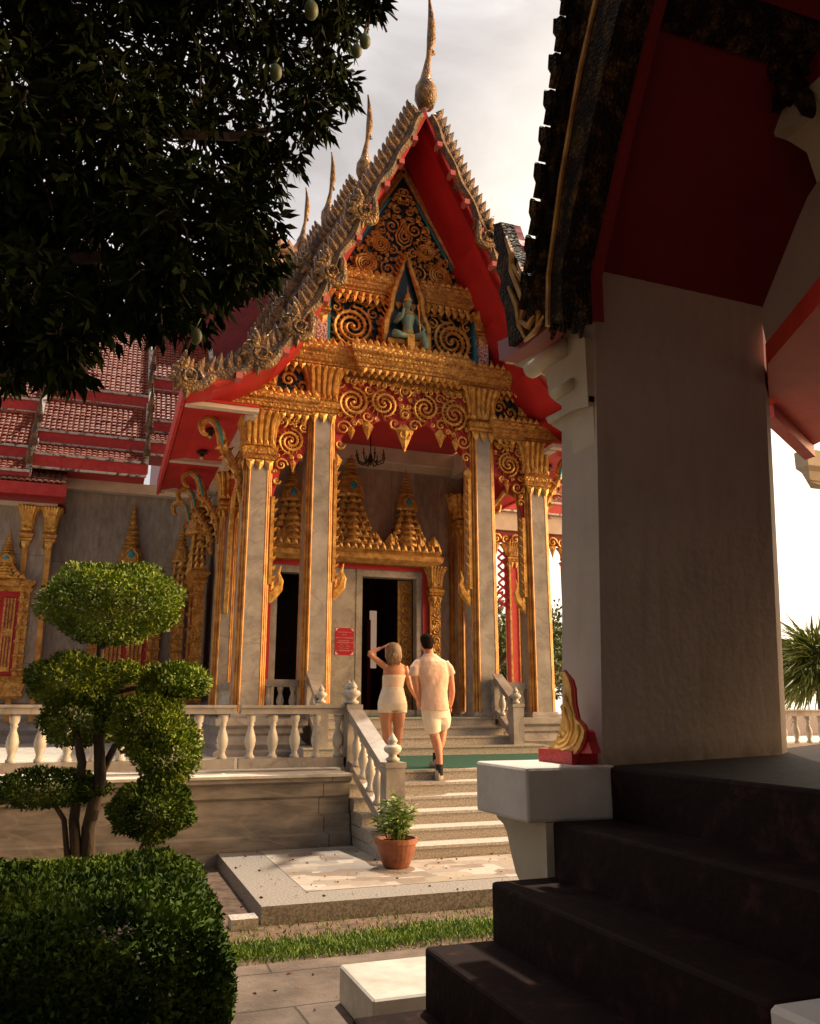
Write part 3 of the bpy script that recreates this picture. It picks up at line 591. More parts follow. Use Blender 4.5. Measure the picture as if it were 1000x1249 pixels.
# ---- roofs: three broken slopes each, with bargeboards, fins and finials
PA=[(0,12.55),(.4,11.65),(.8,10.87),(1.22,10.06)]
PB=[(1.06,10.2),(1.42,9.45),(1.80,8.72)]
PE=[(1.64,8.88),(1.98,8.18),(2.34,7.58)]
PC=[(2.16,7.72),(2.6,7.22),(2.98,6.98)]
PD=[(2.78,6.98),(3.3,6.70),(3.7,6.52),(4.08,6.42)]
def offs(P,w):
    o=[]
    for i,(a,z) in enumerate(P):
        i0,i1=max(i-1,0),min(i+1,len(P)-1); dx,dz=P[i1][0]-P[i0][0],P[i1][1]-P[i0][1]; L=math.hypot(dx,dz); o.append((a-dz/L*w,z+dx/L*w))
    return o
def slope(P,dz,y0,y1,th,name,m,par,top=None,mt=None):
    par2=par
    for s in (-1,1):
        U=offs(P,th)
        poly=[(XC+s*a,z+dz) for a,z in P]+[(XC+s*a,z+dz) for a,z in U[::-1]]
        if P[0][0]==0: poly=[(XC,P[0][1]+dz)]+poly[1:-1]+[(XC,P[0][1]+dz+th*2.1)]
        if s>0: poly=poly[::-1]
        MB().prism(poly,'xz',y0,y1).build(name,m,par)
        U1=offs(P,th+.004); U2=offs(P,th+.07)
        poly=[(XC+s*max(a,.0),z+dz) for a,z in U1]+[(XC+s*max(a,.0),z+dz) for a,z in U2[::-1]]
        if s>0: poly=poly[::-1]
        MB().prism(poly,'xz',y0+.12,y1).build('roof_tiles',M['tile'],par)
def along(P,step):
    res=[];acc=0
    for (a,z),(b,y) in zip(P,P[1:]):
        L=math.hypot(b-a,y-z); t=acc
        while t<L: res.append((a+(b-a)*t/L,z+(y-z)*t/L,(b-a)/L,(y-z)/L)); t+=step
        acc=t-L
    return res
def curve3(P,n=4):
    o=[]
    for i in range(len(P)-1):
        p0=P[max(i-1,0)];p1=P[i];p2=P[i+1];p3=P[min(i+2,len(P)-1)]
        for k in range(n):
            t=k/n; o.append(tuple(.5*((2*p1[j])+(-p0[j]+p2[j])*t+(2*p0[j]-5*p1[j]+4*p2[j]-p3[j])*t*t+(-p0[j]+3*p1[j]-3*p2[j]+p3[j])*t**3) for j in range(2)))
    o.append(tuple(P[-1])); return o
def bargeboard(P,dz,y,par,band=.2,fin=.30,head=True,m='gold_dark',first=False,step=.17,red=True):
    for s in (-1,1):
        g=MB(); U=offs(P,band); r_=MB()
        n=len(P)
        # undulating serpent body
        fine=along(P,.1); lo=[];hi=[]
        for i,(a,z,ta,tz) in enumerate(fine):
            wv=.035*math.sin(i*.75); nx,nzz=-tz,ta
            lo.append((XC+s*(a+nx*(.03+wv)),z+dz+nzz*(.03+wv))); hi.append((XC+s*(a+nx*(band+wv*.4)),z+dz+nzz*(band+wv*.4)))
        for i in range(len(fine)-1):
            q=[lo[i],lo[i+1],hi[i+1],hi[i]]
            mid=((q[0][0]+q[2][0])/2,(q[0][1]+q[2][1])/2)
            v=[(a,y-.03,b) for a,b in q]+[((a+0*mid[0]),y+.14,b) for a,b in q]
            md=((lo[i][0]+hi[i][0])/2,y-.09,(lo[i][1]+hi[i][1])/2); me_=((lo[i+1][0]+hi[i+1][0])/2,y-.09,(lo[i+1][1]+hi[i+1][1])/2)
            v+=[md,me_]
            g.add(v,[(0,1,9,8),(8,9,2,3),(4,7,6,5),(0,4,5,1),(3,2,6,7)])
        for (a,z,ta,tz) in along(offs(P,band*.9),step):
            a=max(a,.02); nx,nzz=-tz,ta
            def q(u_,v_): return (XC+s*(a+ta*u_+nx*v_),z+dz+tz*u_+nzz*v_)
            pts=[q(-.075,-.02),q(.085,-.02),q(.09,fin*.30),q(.035,fin*.62),q(-.05,fin*.82),q(-.15,fin*1.02),q(-.12,fin*.55),q(-.09,fin*.25)]
            v=[(p[0],y+.0,p[1]) for p in pts]+[(p[0],y+.09,p[1]) for p in pts]; c1=q(.0,fin*.3); v+=[(c1[0],y-.045,c1[1])]
            k=len(pts); g.add(v,[(i,(i+1)%k,2*k) for i in range(k)]+[tuple(range(2*k-1,k-1,-1))]+[((i+1)%k,i,i+k,(i+1)%k+k) for i in range(k)])
        # horn of the serpent head at the foot
        if head:
            (a,z),(a2,z2)=P[-2],P[-1]; L=math.hypot(a2-a,z2-z); ta,tz=(a2-a)/L,(z2-z)/L
            bx,bz=a2,z2+dz
            pts=curve3([(bx-.40*ta,bz-.40*tz+.12),(bx-.18,bz+.05),(bx-.02,bz-.02),(bx+.13,bz+.04),(bx+.18,bz+.17),(bx+.11,bz+.30),(bx+.07,bz+.43),(bx+.13,bz+.60)])
            hd_=MB(); n_=len(pts)
            hd_.tube([(XC+s*p[0],y-.08,p[1]) for p in pts],[.035+.065*math.sin(math.pi*min(1,(i/(n_-1))**.6*1.0))*(1-.55*i/(n_-1)) if i<n_-1 else .008 for i in range(n_)],8,flat=.7,axis=(0,1,0))
            for i in range(3,n_-3,3):
                px,pz=pts[i]; qx,qz=pts[i+1][0]-px,pts[i+1][1]-pz; L_=math.hypot(qx,qz); qx/=L_; qz/=L_; ox,oz=qz,-qx; k_=.15-.003*i
                if i<9: ox,oz=-ox,-oz
                def Q(a,b): return (XC+s*(px+qx*a+ox*b),y-.08,pz+qz*a+oz*b)
                v=[Q(-.06,.03),Q(.06,.03),Q(.07,.45*k_+.05),Q(-.03,k_+.07),Q(-.05,.5*k_+.05)]; v2=[(a,b+.08,c) for a,b,c in v]; m0=Q(0,.3*k_+.04); v+=v2+[(m0[0],m0[1]-.05,m0[2])]
                hd_.add(v,[(i_,(i_+1)%5,10) for i_ in range(5)]+[(9,8,7,6,5)]+[((i_+1)%5,i_,i_+5,(i_+1)%5+5) for i_ in range(5)])
            loop=[(XC+s*(bx-.0+.11*math.cos(a)*(1-a/14)),y-.13,bz+.16+.11*math.sin(a)*(1-a/14)) for a in [q*.5-2.2 for q in range(16)]]
            hd_.tube(loop,[.034*(1-i/20) for i in range(16)],6,axis=(0,1,0))
            head_mb=hd_
        else: head_mb=None
        b=g.build('serpent_bargeboard',M[m],par)
        if head_mb: head_mb.build('serpent_head',M['gold_dark'],b)
        if red:
            U0=offs(P,.0); U3=offs(P,.09); poly=[(XC+s*a,zz+dz) for a,zz in U0]+[(XC+s*max(a,0.0),zz+dz) for a,zz in U3[::-1]]
            if s>0: poly=poly[::-1]
            MB().prism(poly,'xz',y-.02,y+.20).build('red_fascia',M['red_old'],b)
            pm=MB()
            for (a,zz,ta,tz) in along(P,.62)[1:]: pm.box(XC+s*a-.05,XC+s*a+.05,y-.10,y+.1,zz+dz-.04,zz+dz+.06)
            if pm.v: pm.build('purlin_end',mat('faded_pink',(.5,.12,.12),.7) if 'faded_pink' not in bpy.data.materials else bpy.data.materials['faded_pink'],b)
def chofa(y,z0,par,s=1,m='gold_dark'):
    g=MB(); pts=[(XC,y,z0-.1),(XC,y,z0+.12),(XC,y,z0+.35),(XC+.01,y,z0+.55),(XC+.02,y,z0+.8),(XC+.06*1,y-.02,z0+1.1),(XC+.09,y-.02,z0+1.35),(XC+.12,y-.03,z0+1.55),(XC+.12,y-.04,z0+1.9),(XC+.10,y-.06,z0+2.15),(XC+.05,y-.12,z0+2.38),(XC+.0,y-.22,z0+2.42)]
    pts=[(XC+(a-XC)*s,b,z0+(c-z0)*s) for a,b,c in pts]
    g.tube(pts,[x*s for x in (.16,.24,.22,.13,.08,.055,.07,.10,.085,.06,.03,.02)],10)
    g.tube([(XC+.05*s,y,z0+1.2*s),(XC+.17*s,y-.02,z0+1.24*s),(XC+.15*s,y-.02,z0+1.32*s)],[.05,.05,.03],8)
    g.build('apex_finial',M[m],par,smooth=True)
FR=[(13.0,0,17.4,1),(17.15,1.15,21,1),(20.75,2.05,24.5,1),(24.15,3.1,29,1)]
for i,(y,dz,y1,_) in enumerate(FR):
    r=MB().tube([(XC,y,12.86+dz),(XC,y1,12.86+dz)],.09,8).build('roof',M['white_old'],temple)
    for k,P_ in enumerate((PA,PB,PE)+((PC,PD) if i==0 else (PC,))):
        slope(P_,dz,y+.02,y1 if P_ is not PD else 19.9,.10,'roof_slope',M['red'],r); bargeboard(P_,dz,y-.035*k,r,m='gold_grey')
    chofa(y,12.9+dz,r,.95 if i==0 else .88)
# side eave: fascia and soffit with battens and lamps
for s in (-1,1):
    e=MB(); xa,xb=XC+s*4.10,XC+s*4.16
    e.box(min(xa,xb),max(xa,xb),12.9,19.9,6.38,6.76); ef=e.build('eave_fascia',M['red_old'],temple)
    sf=MB(); sf.box(*sorted((XC+s*2.85,XC+s*4.09)),13.6,19.9,6.50,6.54); so_=sf.build('eave_soffit',M['red'],temple)
    tb=MB()
    for yb in (13.62,17.05,19.6): tb.box(*sorted((XC+s*2.85,XC+s*4.08)),yb,yb+.16,6.42,6.497)
    tb.box(*sorted((XC+s*2.85,XC+s*3.03)),13.8,19.6,6.40,6.497); tb.build('soffit_batten',M['beige'],so_)
    for yl in (15.0,16.4):
        lm=MB(); lm.lathe([(.02,0),(.1,-.02),(.12,-.05),(.05,-.07),(.04,-.14),(.01,-.16)][::-1],XC+s*3.5,yl,12,6.49); lm.build('soffit_lamp',M['bronze'],so_)
        MB().ell((XC+s*3.5,yl,6.35),.04,.04,.05).build('lamp_globe',M['lamp'],so_)
# naga brackets under the eaves
def bracket(x,y,z,s,h=1.45,out=.62):
    g=MB(); k=out/.62; pts=curve3([(0,0),(.07,.3*h),(.20,.48*h),(.36*k,.66*h),(.42*k,.82*h),(.50*k,.95*h),(.64*k,1.0*h),(.76*k,.93*h),(.72*k,.82*h),(.64*k,.80*h)],3)
    n=len(pts); g.tube([(x+s*a,y,z+b) for a,b in pts],[.02+.085*math.sin(math.pi*min(1,i/(n-1)*.8+.12))**.8*(1-.45*i/(n-1)) for i in range(n)],8,flat=.7,axis=(0,1,0))
    for i in range(2,12,2):
        p=pts[i]; X_,Z_=x+s*p[0],z+p[1]
        g.add([(X_,y-.03,Z_-.12),(X_-s*.02,y-.03,Z_+.06),(X_-s*.15,y-.03,Z_+.12),(X_-s*.05,y-.09,Z_+.0)],[(0,2,3),(2,1,3),(0,1,2),(1,0,3)])
        g.add([(X_+s*.02,y-.03,Z_-.14),(X_+s*.03,y-.03,Z_+.0),(X_+s*.14,y-.03,Z_-.13),(X_+s*.06,y-.09,Z_-.08)],[(0,2,3),(2,1,3),(0,1,2),(1,0,3)])
    o_=g.build('serpent_bracket',M['gold_carved'],temple)
    MB().tube([(x+s*a,y-.055,z+b) for a,b in pts[9:17]],[.01]+[.026]*6+[.01],6,flat=.5,axis=(0,1,0)).build('glass_inlay',M['blue'],o_)
for s,x in ((-1,OUT[0]-.24),(1,OUT[1]+.24)):
    bracket(x,CY,5.0,s)
    for y in (17.8,19.2,20.6): bracket(x+ -s*.06,y,4.9,s,1.5,.66)

# ---- body of the hall behind the porch
bw=MB()
YD=18.0
bw.box(2.2,3.3,YD,YD+.3,1.33,7.4); bw.box(6.8,7.86,YD,YD+.3,1.33,7.4); bw.box(3.3,6.8,YD,YD+.3,4.55,7.4)
bw.box(2.2,2.5,YD+.3,22,1.33,6.9); bw.box(7.56,7.86,YD+.3,22,1.33,6.9)
bw.build('hall_wall',M['marble_wall'],temple)
MB().box(4.80,5.22,YD-.04,YD+.25,1.34,4.56).build('door_pier',M['marble'],temple)
MB().box(2.5,7.55,14.65,YD,7.45,7.5).build('porch_ceiling',M['red'],temple)
cm=MB(); cm.box(2.5,7.55,YD-.22,YD,7.1,7.44); cm.box(2.28,2.5,14.6,YD,6.9,7.44); cm.box(7.56,7.78,14.6,YD,6.9,7.44); cm.box(2.5,7.55,YD-.10,YD-.002,6.95,7.1); cm.build('ceiling_cornice',M['beige'],temple)
# dark interior room
rm=MB(); rm.box(2.5,7.56,18.31,18.33,4.6,6.9); rm.box(2.52,7.54,24,24.1,1.3,7); rm.box(2.52,7.54,18.35,24,1.2,1.33); rm.box(2.52,7.54,18.35,24,6.8,6.9); rm.box(2.51,2.56,18.35,24,1.3,6.9); rm.box(7.5,7.55,18.35,24,1.3,6.9)
rm.build('interior',M['black_room'],temple)
win=mat('lit_window',(.8,.6,.5),.5); b=win.node_tree.nodes['Principled BSDF']; b.inputs['Emission Color'].default_value=(1,.62,.42,1); b.inputs['Emission Strength'].default_value=.3
p=at(455,780,y=20.5)
MB().box(p.x-.09,p.x+.09,20.5,20.53,at(455,815,y=20.5).z,at(455,745,y=20.5).z).build('interior_window',win,temple); MB().box(p.x-.16,p.x-.08,20.45,20.53,1.5,3.7).build('window_edge',M['red_dark'],temple)
# doors: marble jambs, red reveal, gold pilasters, crown with three spires
for (xa,xb) in ((3.3,4.8),(5.22,6.8)):
    f=MB(); f.box(xa,xa+.14,YD-.05,YD+.2,1.34,4.40); f.box(xb-.14,xb,YD-.05,YD+.2,1.34,4.40); f.box(xa,xb,YD-.06,YD+.2,4.40,4.56); f.box(xa,xb,YD-.02,YD+.2,1.335,1.46)
    dj=f.build('door_frame',M['marble'],temple)
    lf=MB(); lf.box(xb-.50,xb-.16,YD+.22,YD+.28,1.46,4.38); l_=lf.build('door_leaf',M['gold_old'],temple)
    gg=MB()
    for i in range(11): spiral(gg,xb-.33,1.7+i*.25,.1,YD+.2,1.3,1 if i%2 else -1,0,rad=.02)
    gg.build('door_carving',M['gold'],l_)
rp=MB(); rp.box(6.8,6.93,YD-.08,YD,1.34,4.62); rp.box(3.17,3.3,YD-.08,YD,1.34,4.62); rp.box(3.17,6.93,YD-.09,YD-.06,4.56,4.70); rp.build('door_red_reveal',M['red'],temple)
for x in (3.02,7.08):
    a,b=MB(),MB(); b.box(x-.13,x+.13,YD-.16,YD,1.34,4.0); capital(a,b,x,YD-.1,.26,4.0,4.68); k=b.build('door_pilaster',M['gold_carved'],temple); a.build('capital_petals',M['gold_old'],k)
    gg=MB(); 
    for i in range(12): spiral(gg,x,1.6+i*.2,.075,YD-.17,1.2,1 if i%2 else -1,0,rad=.016)
    gg.build('pilaster_carving',M['gold'],k)
def spire(name,cx,cy,z0,w,dp,h,par,m='gold_old',tiers=5,lowf=.42,ax='x'):
    a,b=MB(),MB(); hh=h*lowf
    for i in range(tiers):
        f=i/tiers; wi=w*(1-.74*f**.62); th=hh/tiers; z=z0+th*i; d_=dp*(1-.3*f)
        if ax=='x':
            b.lrect([(0,z),(.05,z+.12*th),(.05,z+.3*th),(-.02,z+.5*th),(-.03,z+.9*th),(.0,z+th)],cx-wi/2,cx+wi/2,cy-d_,cy)
            petals(a,cx-wi/2-.04,cx+wi/2+.04,cy-d_-.05,z+.3*th,.16,.62*th+.05,True,.04)
            petals(a,cx-.16*wi/w-.04,cx+.16*wi/w+.04,cy-d_-.10,z+.2*th,.4,1.05*th,True,.05)
        else:
            b.lrect([(0,z),(.05,z+.12*th),(.05,z+.3*th),(-.02,z+.5*th),(-.03,z+.9*th),(.0,z+th)],cx-d_,cx,cy-wi/2,cy+wi/2)
            petals(a,cy-wi/2-.04,cy+wi/2+.04,cx-d_-.05,z+.3*th,.16,.62*th+.05,True,.04,ax='y')
            petals(a,cx-d_,cx,cy-wi/2-.05,z+.3*th,.14,.62*th+.05,True,.04)
    slim=lowf<.48; z=z0+hh; w1=w*(.34 if slim else .25); nh=(.20 if slim else .17)*h
    b.lathe([(w1*.75,0),(w1*.8,.05),(w1*.62,.74*nh),(w1*.45,.92*nh),(w1*.55,nh)],cx-(0 if ax=='x' else dp*.4),cy-(dp*.4 if ax=='x' else 0),8,z,rot=math.pi/8)
    z2=z+nh; r=w1*.48; H=z0+h-z2; pr=[]
    for i in range(7):
        f=i/7; rr=r*(1-f*.85); pr+=[(rr*.72,H*f*.8),(rr,H*(f*.8+.03)),(rr,H*(f*.8+.06)),(rr*.7,H*(f*.8+.09))]
    pr+=[(r*.12,H*.85),(.008,H)]
    b.lathe(pr,cx-(0 if ax=='x' else dp*.4),cy-(dp*.4 if ax=='x' else 0),10,z2)
    if slim and ax=='x':
        gl=MB(); gl.ell((cx,cy-dp*.4-w1*.62,z+nh*.4),w1*.22,.03,nh*.32); a.tube([(cx-w1*.4,cy-dp*.4-w1*.6,z),(cx-w1*.36,cy-dp*.4-w1*.62,z+nh*.5),(cx,cy-dp*.4-w1*.62,z+nh*.85),(cx+w1*.36,cy-dp*.4-w1*.62,z+nh*.5),(cx+w1*.4,cy-dp*.4-w1*.6,z)],.025,6)
    else: gl=None
    o=b.build(name,M[m],par)
    if gl: gl.build('niche_glass',M['blue'],par)
    a.build('crown_leaves',M['gold'] if m!='gold_old' else M['gold_old'],o)
    return o
dc=MB(); dc.lrect([(0,4.66),(.04,4.70),(.1,4.76),(.12,4.86),(.05,4.93),(.08,4.98),(.02,5.06)],3.02,7.08,YD-.3,YD); dco=dc.build('door_crown',M['gold_old'],temple)
dd=MB(); petals(dd,2.95,7.15,YD-.36,5.02,.34,.36,True,.06); petals(dd,2.95,7.15,YD-.42,4.96,.17,.2,True,.04); dd.build('crown_leaves',M['gold_old'],dco)
spire('crown_spire',3.66,YD-.02,5.05,1.02,.3,1.95,dco,tiers=6,lowf=.46); spire('crown_spire',6.36,YD-.02,5.05,1.02,.3,1.95,dco,tiers=6,lowf=.46); spire('crown_spire',XC-.02,YD-.02,5.05,1.25,.36,2.4,dco,tiers=7,lowf=.46)
gd=MB()
for x in (3.62,XC-.02,6.4): gd.ell((x,YD-.30,6.12 if x!=XC-.02 else 6.36),.035,.03,.12)
gd.build('niche_glass',M['blue'],dco)
# corner pilasters of the body
for x in (2.36,7.70):
    mb,mg=MB(),MB(); mb.box(x-.15,x+.15,YD-.07,YD+.1,1.34,5.9)
    for s in (-1,1): mg.box(x+s*.17-.035,x+s*.17+.035,YD-.11,YD+.12,1.34,5.9)
    pl=mb.build('corner_pilaster',M['marble'],temple); mg.build('gold_edging',M['gold_reed'],pl)
    a,b=MB(),MB(); capital(a,b,x,YD+.06,.34,5.8,6.5); k=b.build('capital',M['gold_carved'],pl); a.build('capital_petals',M['gold'],pl)
# red curtains of carved board hanging at the body corners
for x,s in ((7.2,1),(2.75,-1)):
    MB().prism([(x,6.9),(x+s*.35,6.9),(x+s*.35,4.0),(x+s*.22,2.9),(x+s*.16,2.4),(x+s*.12,4.2),(x+s*.02,5.4)],'xz',15.9,15.96).build('side_valance',M['red'],temple) if False else None
# valance between outer columns on the flanks (seen edge on inside the porch)
for s,x in ((-1,2.30),(1,7.77)):
    pl=[(14.6,6.62),(14.6,3.4),(14.72,3.9),(14.80,5.2),(15.0,5.75),(15.5,6.0),(16.1,5.8),(16.7,6.0),(17.2,5.75),(17.42,5.2),(17.48,3.9),(17.56,3.4),(17.56,6.62)]
    v=MB().prism(pl,'yz',x-.03,x+.03).build('flank_valance',M['red'],temple)
    g=MB()
    for i in range(len(pl)-2):
        a,b=pl[i+1],pl[i+2] if i+2<len(pl)-1 else pl[-2]
        g.tube([(x,a[0],a[1]),(x,b[0],b[1])],.05,6)
    g.build('valance_gilding',M['gold'],v)
# flank and front rails of the porch
def lowrail(p0,p1,n,label):
    p0=Vector(p0);p1=Vector(p1); d=p1-p0; L=d.length; a=math.atan2(d.y,d.x); T=Matrix.Translation(p0)@Matrix.Rotation(a,4,'Z')
    t=thing('porch_balustrade',p0,label,'balustrade')
    MB().box(0,L,-.06,.06,0,.09,T).build('bottom_rail',M['marble'],t); MB().box(0,L,-.08,.08,.50,.62,T).build('top_rail',M['marble'],t)
    for i in range(n):
        q=p0+d*((i+.5)/n); MB().lathe([(r,z*.86) for r,z in BAL],q.x,q.y,12,q.z+.085).build('baluster',M['white_stone'],t,smooth=True)
lowrail((2.54,CY,1.34),(3.18,CY,1.34),3,'short porch balustrade between the two left front columns')
lowrail((6.86,CY,1.34),(7.53,CY,1.34),3,'short porch balustrade between the two right front columns')
lowrail((2.30,14.6,1.34),(2.30,17.5,1.34),12,'porch balustrade along the left flank between front column and hall wall')
lowrail((7.77,14.6,1.34),(7.77,17.5,1.34),12,'porch balustrade along the right flank, seen through the porch')

# windows with gilded frames and spires
def window(cx,cy,z0,ax,par,w=.9,h=2.3,hs=2.3,m='gold_carved'):
    fr=MB(); dd=MB(); sh=MB(); 
    if ax=='x':
        T=Matrix.Translation((cx,cy,0))
    else: T=Matrix.Translation((cx,cy,0))@Matrix.Rotation(-math.pi/2,4,'Z')
    fr=MB()
    for s in (-1,1):
        for (o1,o2,dpt) in ((.5,.62,.22),(.62,.78,.16)): fr.box(*sorted((s*o1*w,s*o2*w)),-dpt,0,z0,z0+h)
        for i in range(6): fr.lrect([(0,z0+.1+i*h/6),(.03,z0+.13+i*h/6),(0,z0+.17+i*h/6)],*sorted((s*.49*w,s*.79*w)),-.23,-.0)
    fr.lrect([(0,z0-.5),(.06,z0-.44),(.02,z0-.36),(.08,z0-.2),(.02,z0-.1),(.08,z0-.04),(0,z0)],-.8*w,.8*w,-.24,0)
    fr.lrect([(0,z0+h),(.05,z0+h+.05),(.0,z0+h+.12),(.1,z0+h+.22),(.05,z0+h+.28)],-.82*w,.82*w,-.24,0)
    fr.v=[tuple(T@Vector(p)) for p in fr.v]
    wo=fr.build('window',M[m],par)
    MB().box(-.5*w,.5*w,-.12,-.02,z0,z0+h,T).build('red_panel',M['red'],wo)
    s2=MB()
    for s in (-1,1):
        s2.box(*sorted((s*.06*w,s*.40*w)),-.17,-.121,z0+.1,z0+h-.15,T)
    s2.build('shutter',M[m],wo)
    bars=MB()
    for s in (-1,1):
        for k in range(3):
            for j in range(2): bars.box(s*.23*w+(k-1)*.09*w-.012,s*.23*w+(k-1)*.09*w+.012,-.19,-.172,z0+.2+j*h*.45,z0+.2+j*h*.45+h*.36,T)
    bars.build('shutter_bars',M['red_dark'],wo)
    if ax=='x': spire('window_spire',cx,cy-.02,z0+h+.28,1.15*w,.24,hs,wo,m=m,lowf=.30)
    else: spire('window_spire',cx-.02,cy,z0+h+.28,1.5*w,.24,hs,wo,m=m,ax='y')
window(2.0,19.6,2.1,'y',temple,w=.85,h=2.1,hs=2.2)
window(1.75,21.3,2.1,'y',temple,w=.6,h=1.8,hs=2.0)

# ---- left wing of the hall (and its mirror on the right, lower part open as a gallery)
def tiles(mb,p0,u,v,nu,nv,lift=.035):
    p0,u,v=Vector(p0),Vector(u),Vector(v); n=u.cross(v).normalized(); du=u/nu; dv=v/nv
    for j in range(nv):
        for i in range(nu):
            o=p0+du*i+dv*j; jt=rnd.uniform(-.3,.3)*lift
            a=[o+n*(lift*.3)+n*jt,o+du*.28+n*(lift*1.5)+n*jt,o+du*.72+n*(lift*1.5)+n*jt,o+du+n*(lift*.3)+n*jt]
            b=[o+dv*1.15-n*.0,o+du*.28+dv*1.15+n*lift*.5,o+du*.72+dv*1.15+n*lift*.5,o+du+dv*1.15]
            c=[q-n*lift*.9 for q in a]
            mb.add([*a,*b,*c],[(0,1,5,4),(1,2,6,5),(2,3,7,6),(8,9,1,0),(9,10,2,1),(10,11,3,2)])
def wing_roof(name,x0,x1,dz,dy,par,ext=0):
    """three broken slopes facing -Y; pixel-surveyed heights"""
    t=MB(); t.box(x0,x1,25.5+dy,25.9+dy,9,12.9+dz); r=t.build(name,M['white_old'],par)
    L=x1-x0
    segs=[((20.9,7.42),(21.45,7.82)),((21.5,8.22),(22.35,9.32)),((22.45,9.75),(25.6,13.2))]
    for (a,b),nv in zip(segs,(4,10,27)):
        tm=MB(); tiles(tm,(x0,a[0]+dy,a[1]+dz),(L,0,0),(0,b[0]-a[0],b[1]-a[1]),max(2,int(L/.125)),nv); tm.build('roof_tiles',M['tile'],r)
        bk=MB(); bk.prism([(a[0]+dy,a[1]+dz-.03),(b[0]+dy,b[1]+dz-.03),(b[0]+dy,b[1]+dz-.4),(a[0]+dy,a[1]+dz-.4)],'yz',x0,x1); bk.build('roof_boarding',M['red_dark'],r)
    fm=MB(); wm=MB()
    for (y,z0,z1) in ((20.85,7.08,7.36),(21.42,7.86,8.12),(22.38,9.38,9.66)):
        fm.box(x0-.03,x1+.03,y+dy,y+.1+dy,z0+dz,z1+dz); wm.box(x0-.04,x1+.04,y-.03+dy,y+.12+dy,z1+dz,z1+.06+dz); wm.box(x0-.02,x1+.02,y-.01+dy,y+.07+dy,z0+dz-.05,z0+dz)
    fm.build('eave_board',M['red_old'],r); wm.build('eave_capping',M['white_old'],r)
    em=MB(); wm=MB()
    for x in (x0,x1):       # weathered verge at both ends
        for (a,b) in segs:
            em.prism([(a[0]+dy,a[1]+dz-.3),(a[0]+dy,a[1]+dz+.17),(b[0]+dy,b[1]+dz+.17),(b[0]+dy,b[1]+dz-.3)],'yz',x-.06,x+.06)
    em.build('roof_verge',M['white_old'],r)
    g=MB()
    for x in (x0,x1):
        for (a,b) in segs:
            g.tube([(x,a[0]-.0+dy,a[1]+.2+dz),(x,a[0]-.12+dy,a[1]+.32+dz),(x,a[0]-.1+dy,a[1]+.55+dz),(x,a[0]-.2+dy,a[1]+.8+dz)],[.09,.08,.05,.01],6)
    g.build('verge_finial',M['gold_grey'],r)
    sfm=MB(); sfm.box(x0,x1,20.95+dy,22.1,7.08+dz,7.12+dz); sfm.build('eave_soffit',M['red'],r)
    return r
for nm,x0,x1,dz,dy in (('wing_roof',-1.95,.62,0,0),('wing_roof',.66,2.3,.62,.15),('wing_roof',-7.5,-2.0,-.5,-.15)):
    wing_roof(nm,x0,x1,dz,dy,temple)
lw=MB(); lw.box(-7.5,2.2,22,22.3,.7,7.1); lw.build('wing_wall',M['marble_wall'],temple)
MB().box(-1.3,2.2,21.75,22,6.82,7.08).build('wing_cornice',M['beige'],temple)
MB().box(-7.5,-1.3,20.9,21.3,6.15,6.35).build('porch_beam',M['beige'],temple)
lo=MB(); tiles(lo,(-7.5,20.55,6.62),(6.35,0,0),(0,.9,.55),50,6); q=lo.build('lower_eave_tiles',M['tile_dark'],temple); MB().box(-7.5,-1.12,20.5,20.62,6.30,6.58).build('eave_board',M['red_old'],q); MB().box(-7.5,-1.15,20.6,21.9,6.2,6.3).build('eave_soffit',M['red_dark'],q)
lrw=MB(); lrw.box(-7.5,-1.35,21.2,21.99,.7,6.2); lrw.build('projecting_bay',M['marble_wall'],temple)
for x in (-1.92,-1.42):
    mg=MB(); mg.box(x-.06,x+.06,21.1,21.2,1.2,5.3); a,b=MB(),MB(); capital(a,b,x,21.15,.2,5.3,6.15); k=b.build('bay_pilaster',M['gold_carved'],temple); mg.build('gold_edging',M['gold_reed'],k); a.build('capital_petals',M['gold'],k)
lb=MB(); lb.lrect(base_prof(.72,1.6),-7.4,2.2,21.15,22.3); lb.build('wing_base',M['marble'],temple)
pw=at(150,800,y=22); window(pw.x,22,2.2,'x',temple,w=1.05,h=1.75,hs=2.5)
pw=at(-4,800,y=21.2); window(pw.x,21.2,2.2,'x',temple,w=.72,h=1.9,hs=1.2)
# right wing: roofs over an open gallery with lace and posts
for nm,x0,x1,dz,dy in (('wing_roof',7.76,9.4,.62,.15),('wing_roof',9.44,14.6,-.05,0)):
    wing_roof(nm,x0,x1,dz,dy,temple)
MB().box(7.86,16,20.95,21.25,6.45,7.05).build('gallery_beam',M['beige'],temple)
lc=MB(); lc.box(8,16,21.05,21.1,6.1,6.44); g=MB()
for i in range(26):
    x=8.1+i*.3; spiral(g,x,6.2,.15,21.0,1.4,1 if i%2 else -1,0,rad=.026)
    g.add([(x-.13,21.02,6.1),(x+.13,21.02,6.1),(x,21.02,5.72 if i%3 else 5.45),(x,20.95,6.0)],[(0,1,3),(1,2,3),(2,0,3),(0,2,1)])
l_=lc.build('gallery_lace',M['red_dark'],temple); g.build('scrolls',M['gold'],l_)
for x in (10.72,11.08,12.55,14.2):
    mb=MB(); mb.box(x-.13,x+.13,21,21.26,1.0,5.6); p_=mb.build('gallery_post',M['red_old'],temple)
    gg=MB()
    for s in (-1,1):
        for sy in (20.99,21.27): gg.box(x+s*.13-.025,x+s*.13+.025,sy-.02,sy+.02,1.0,5.6)
    a,b=MB(),MB(); capital(a,b,x,21.13,.27,5.55,6.1); gg.build('gold_edging',M['gold_old'],p_); b.build('capital',M['gold_carved'],p_); a.build('capital_petals',M['gold_old'],p_)
lt=MB()
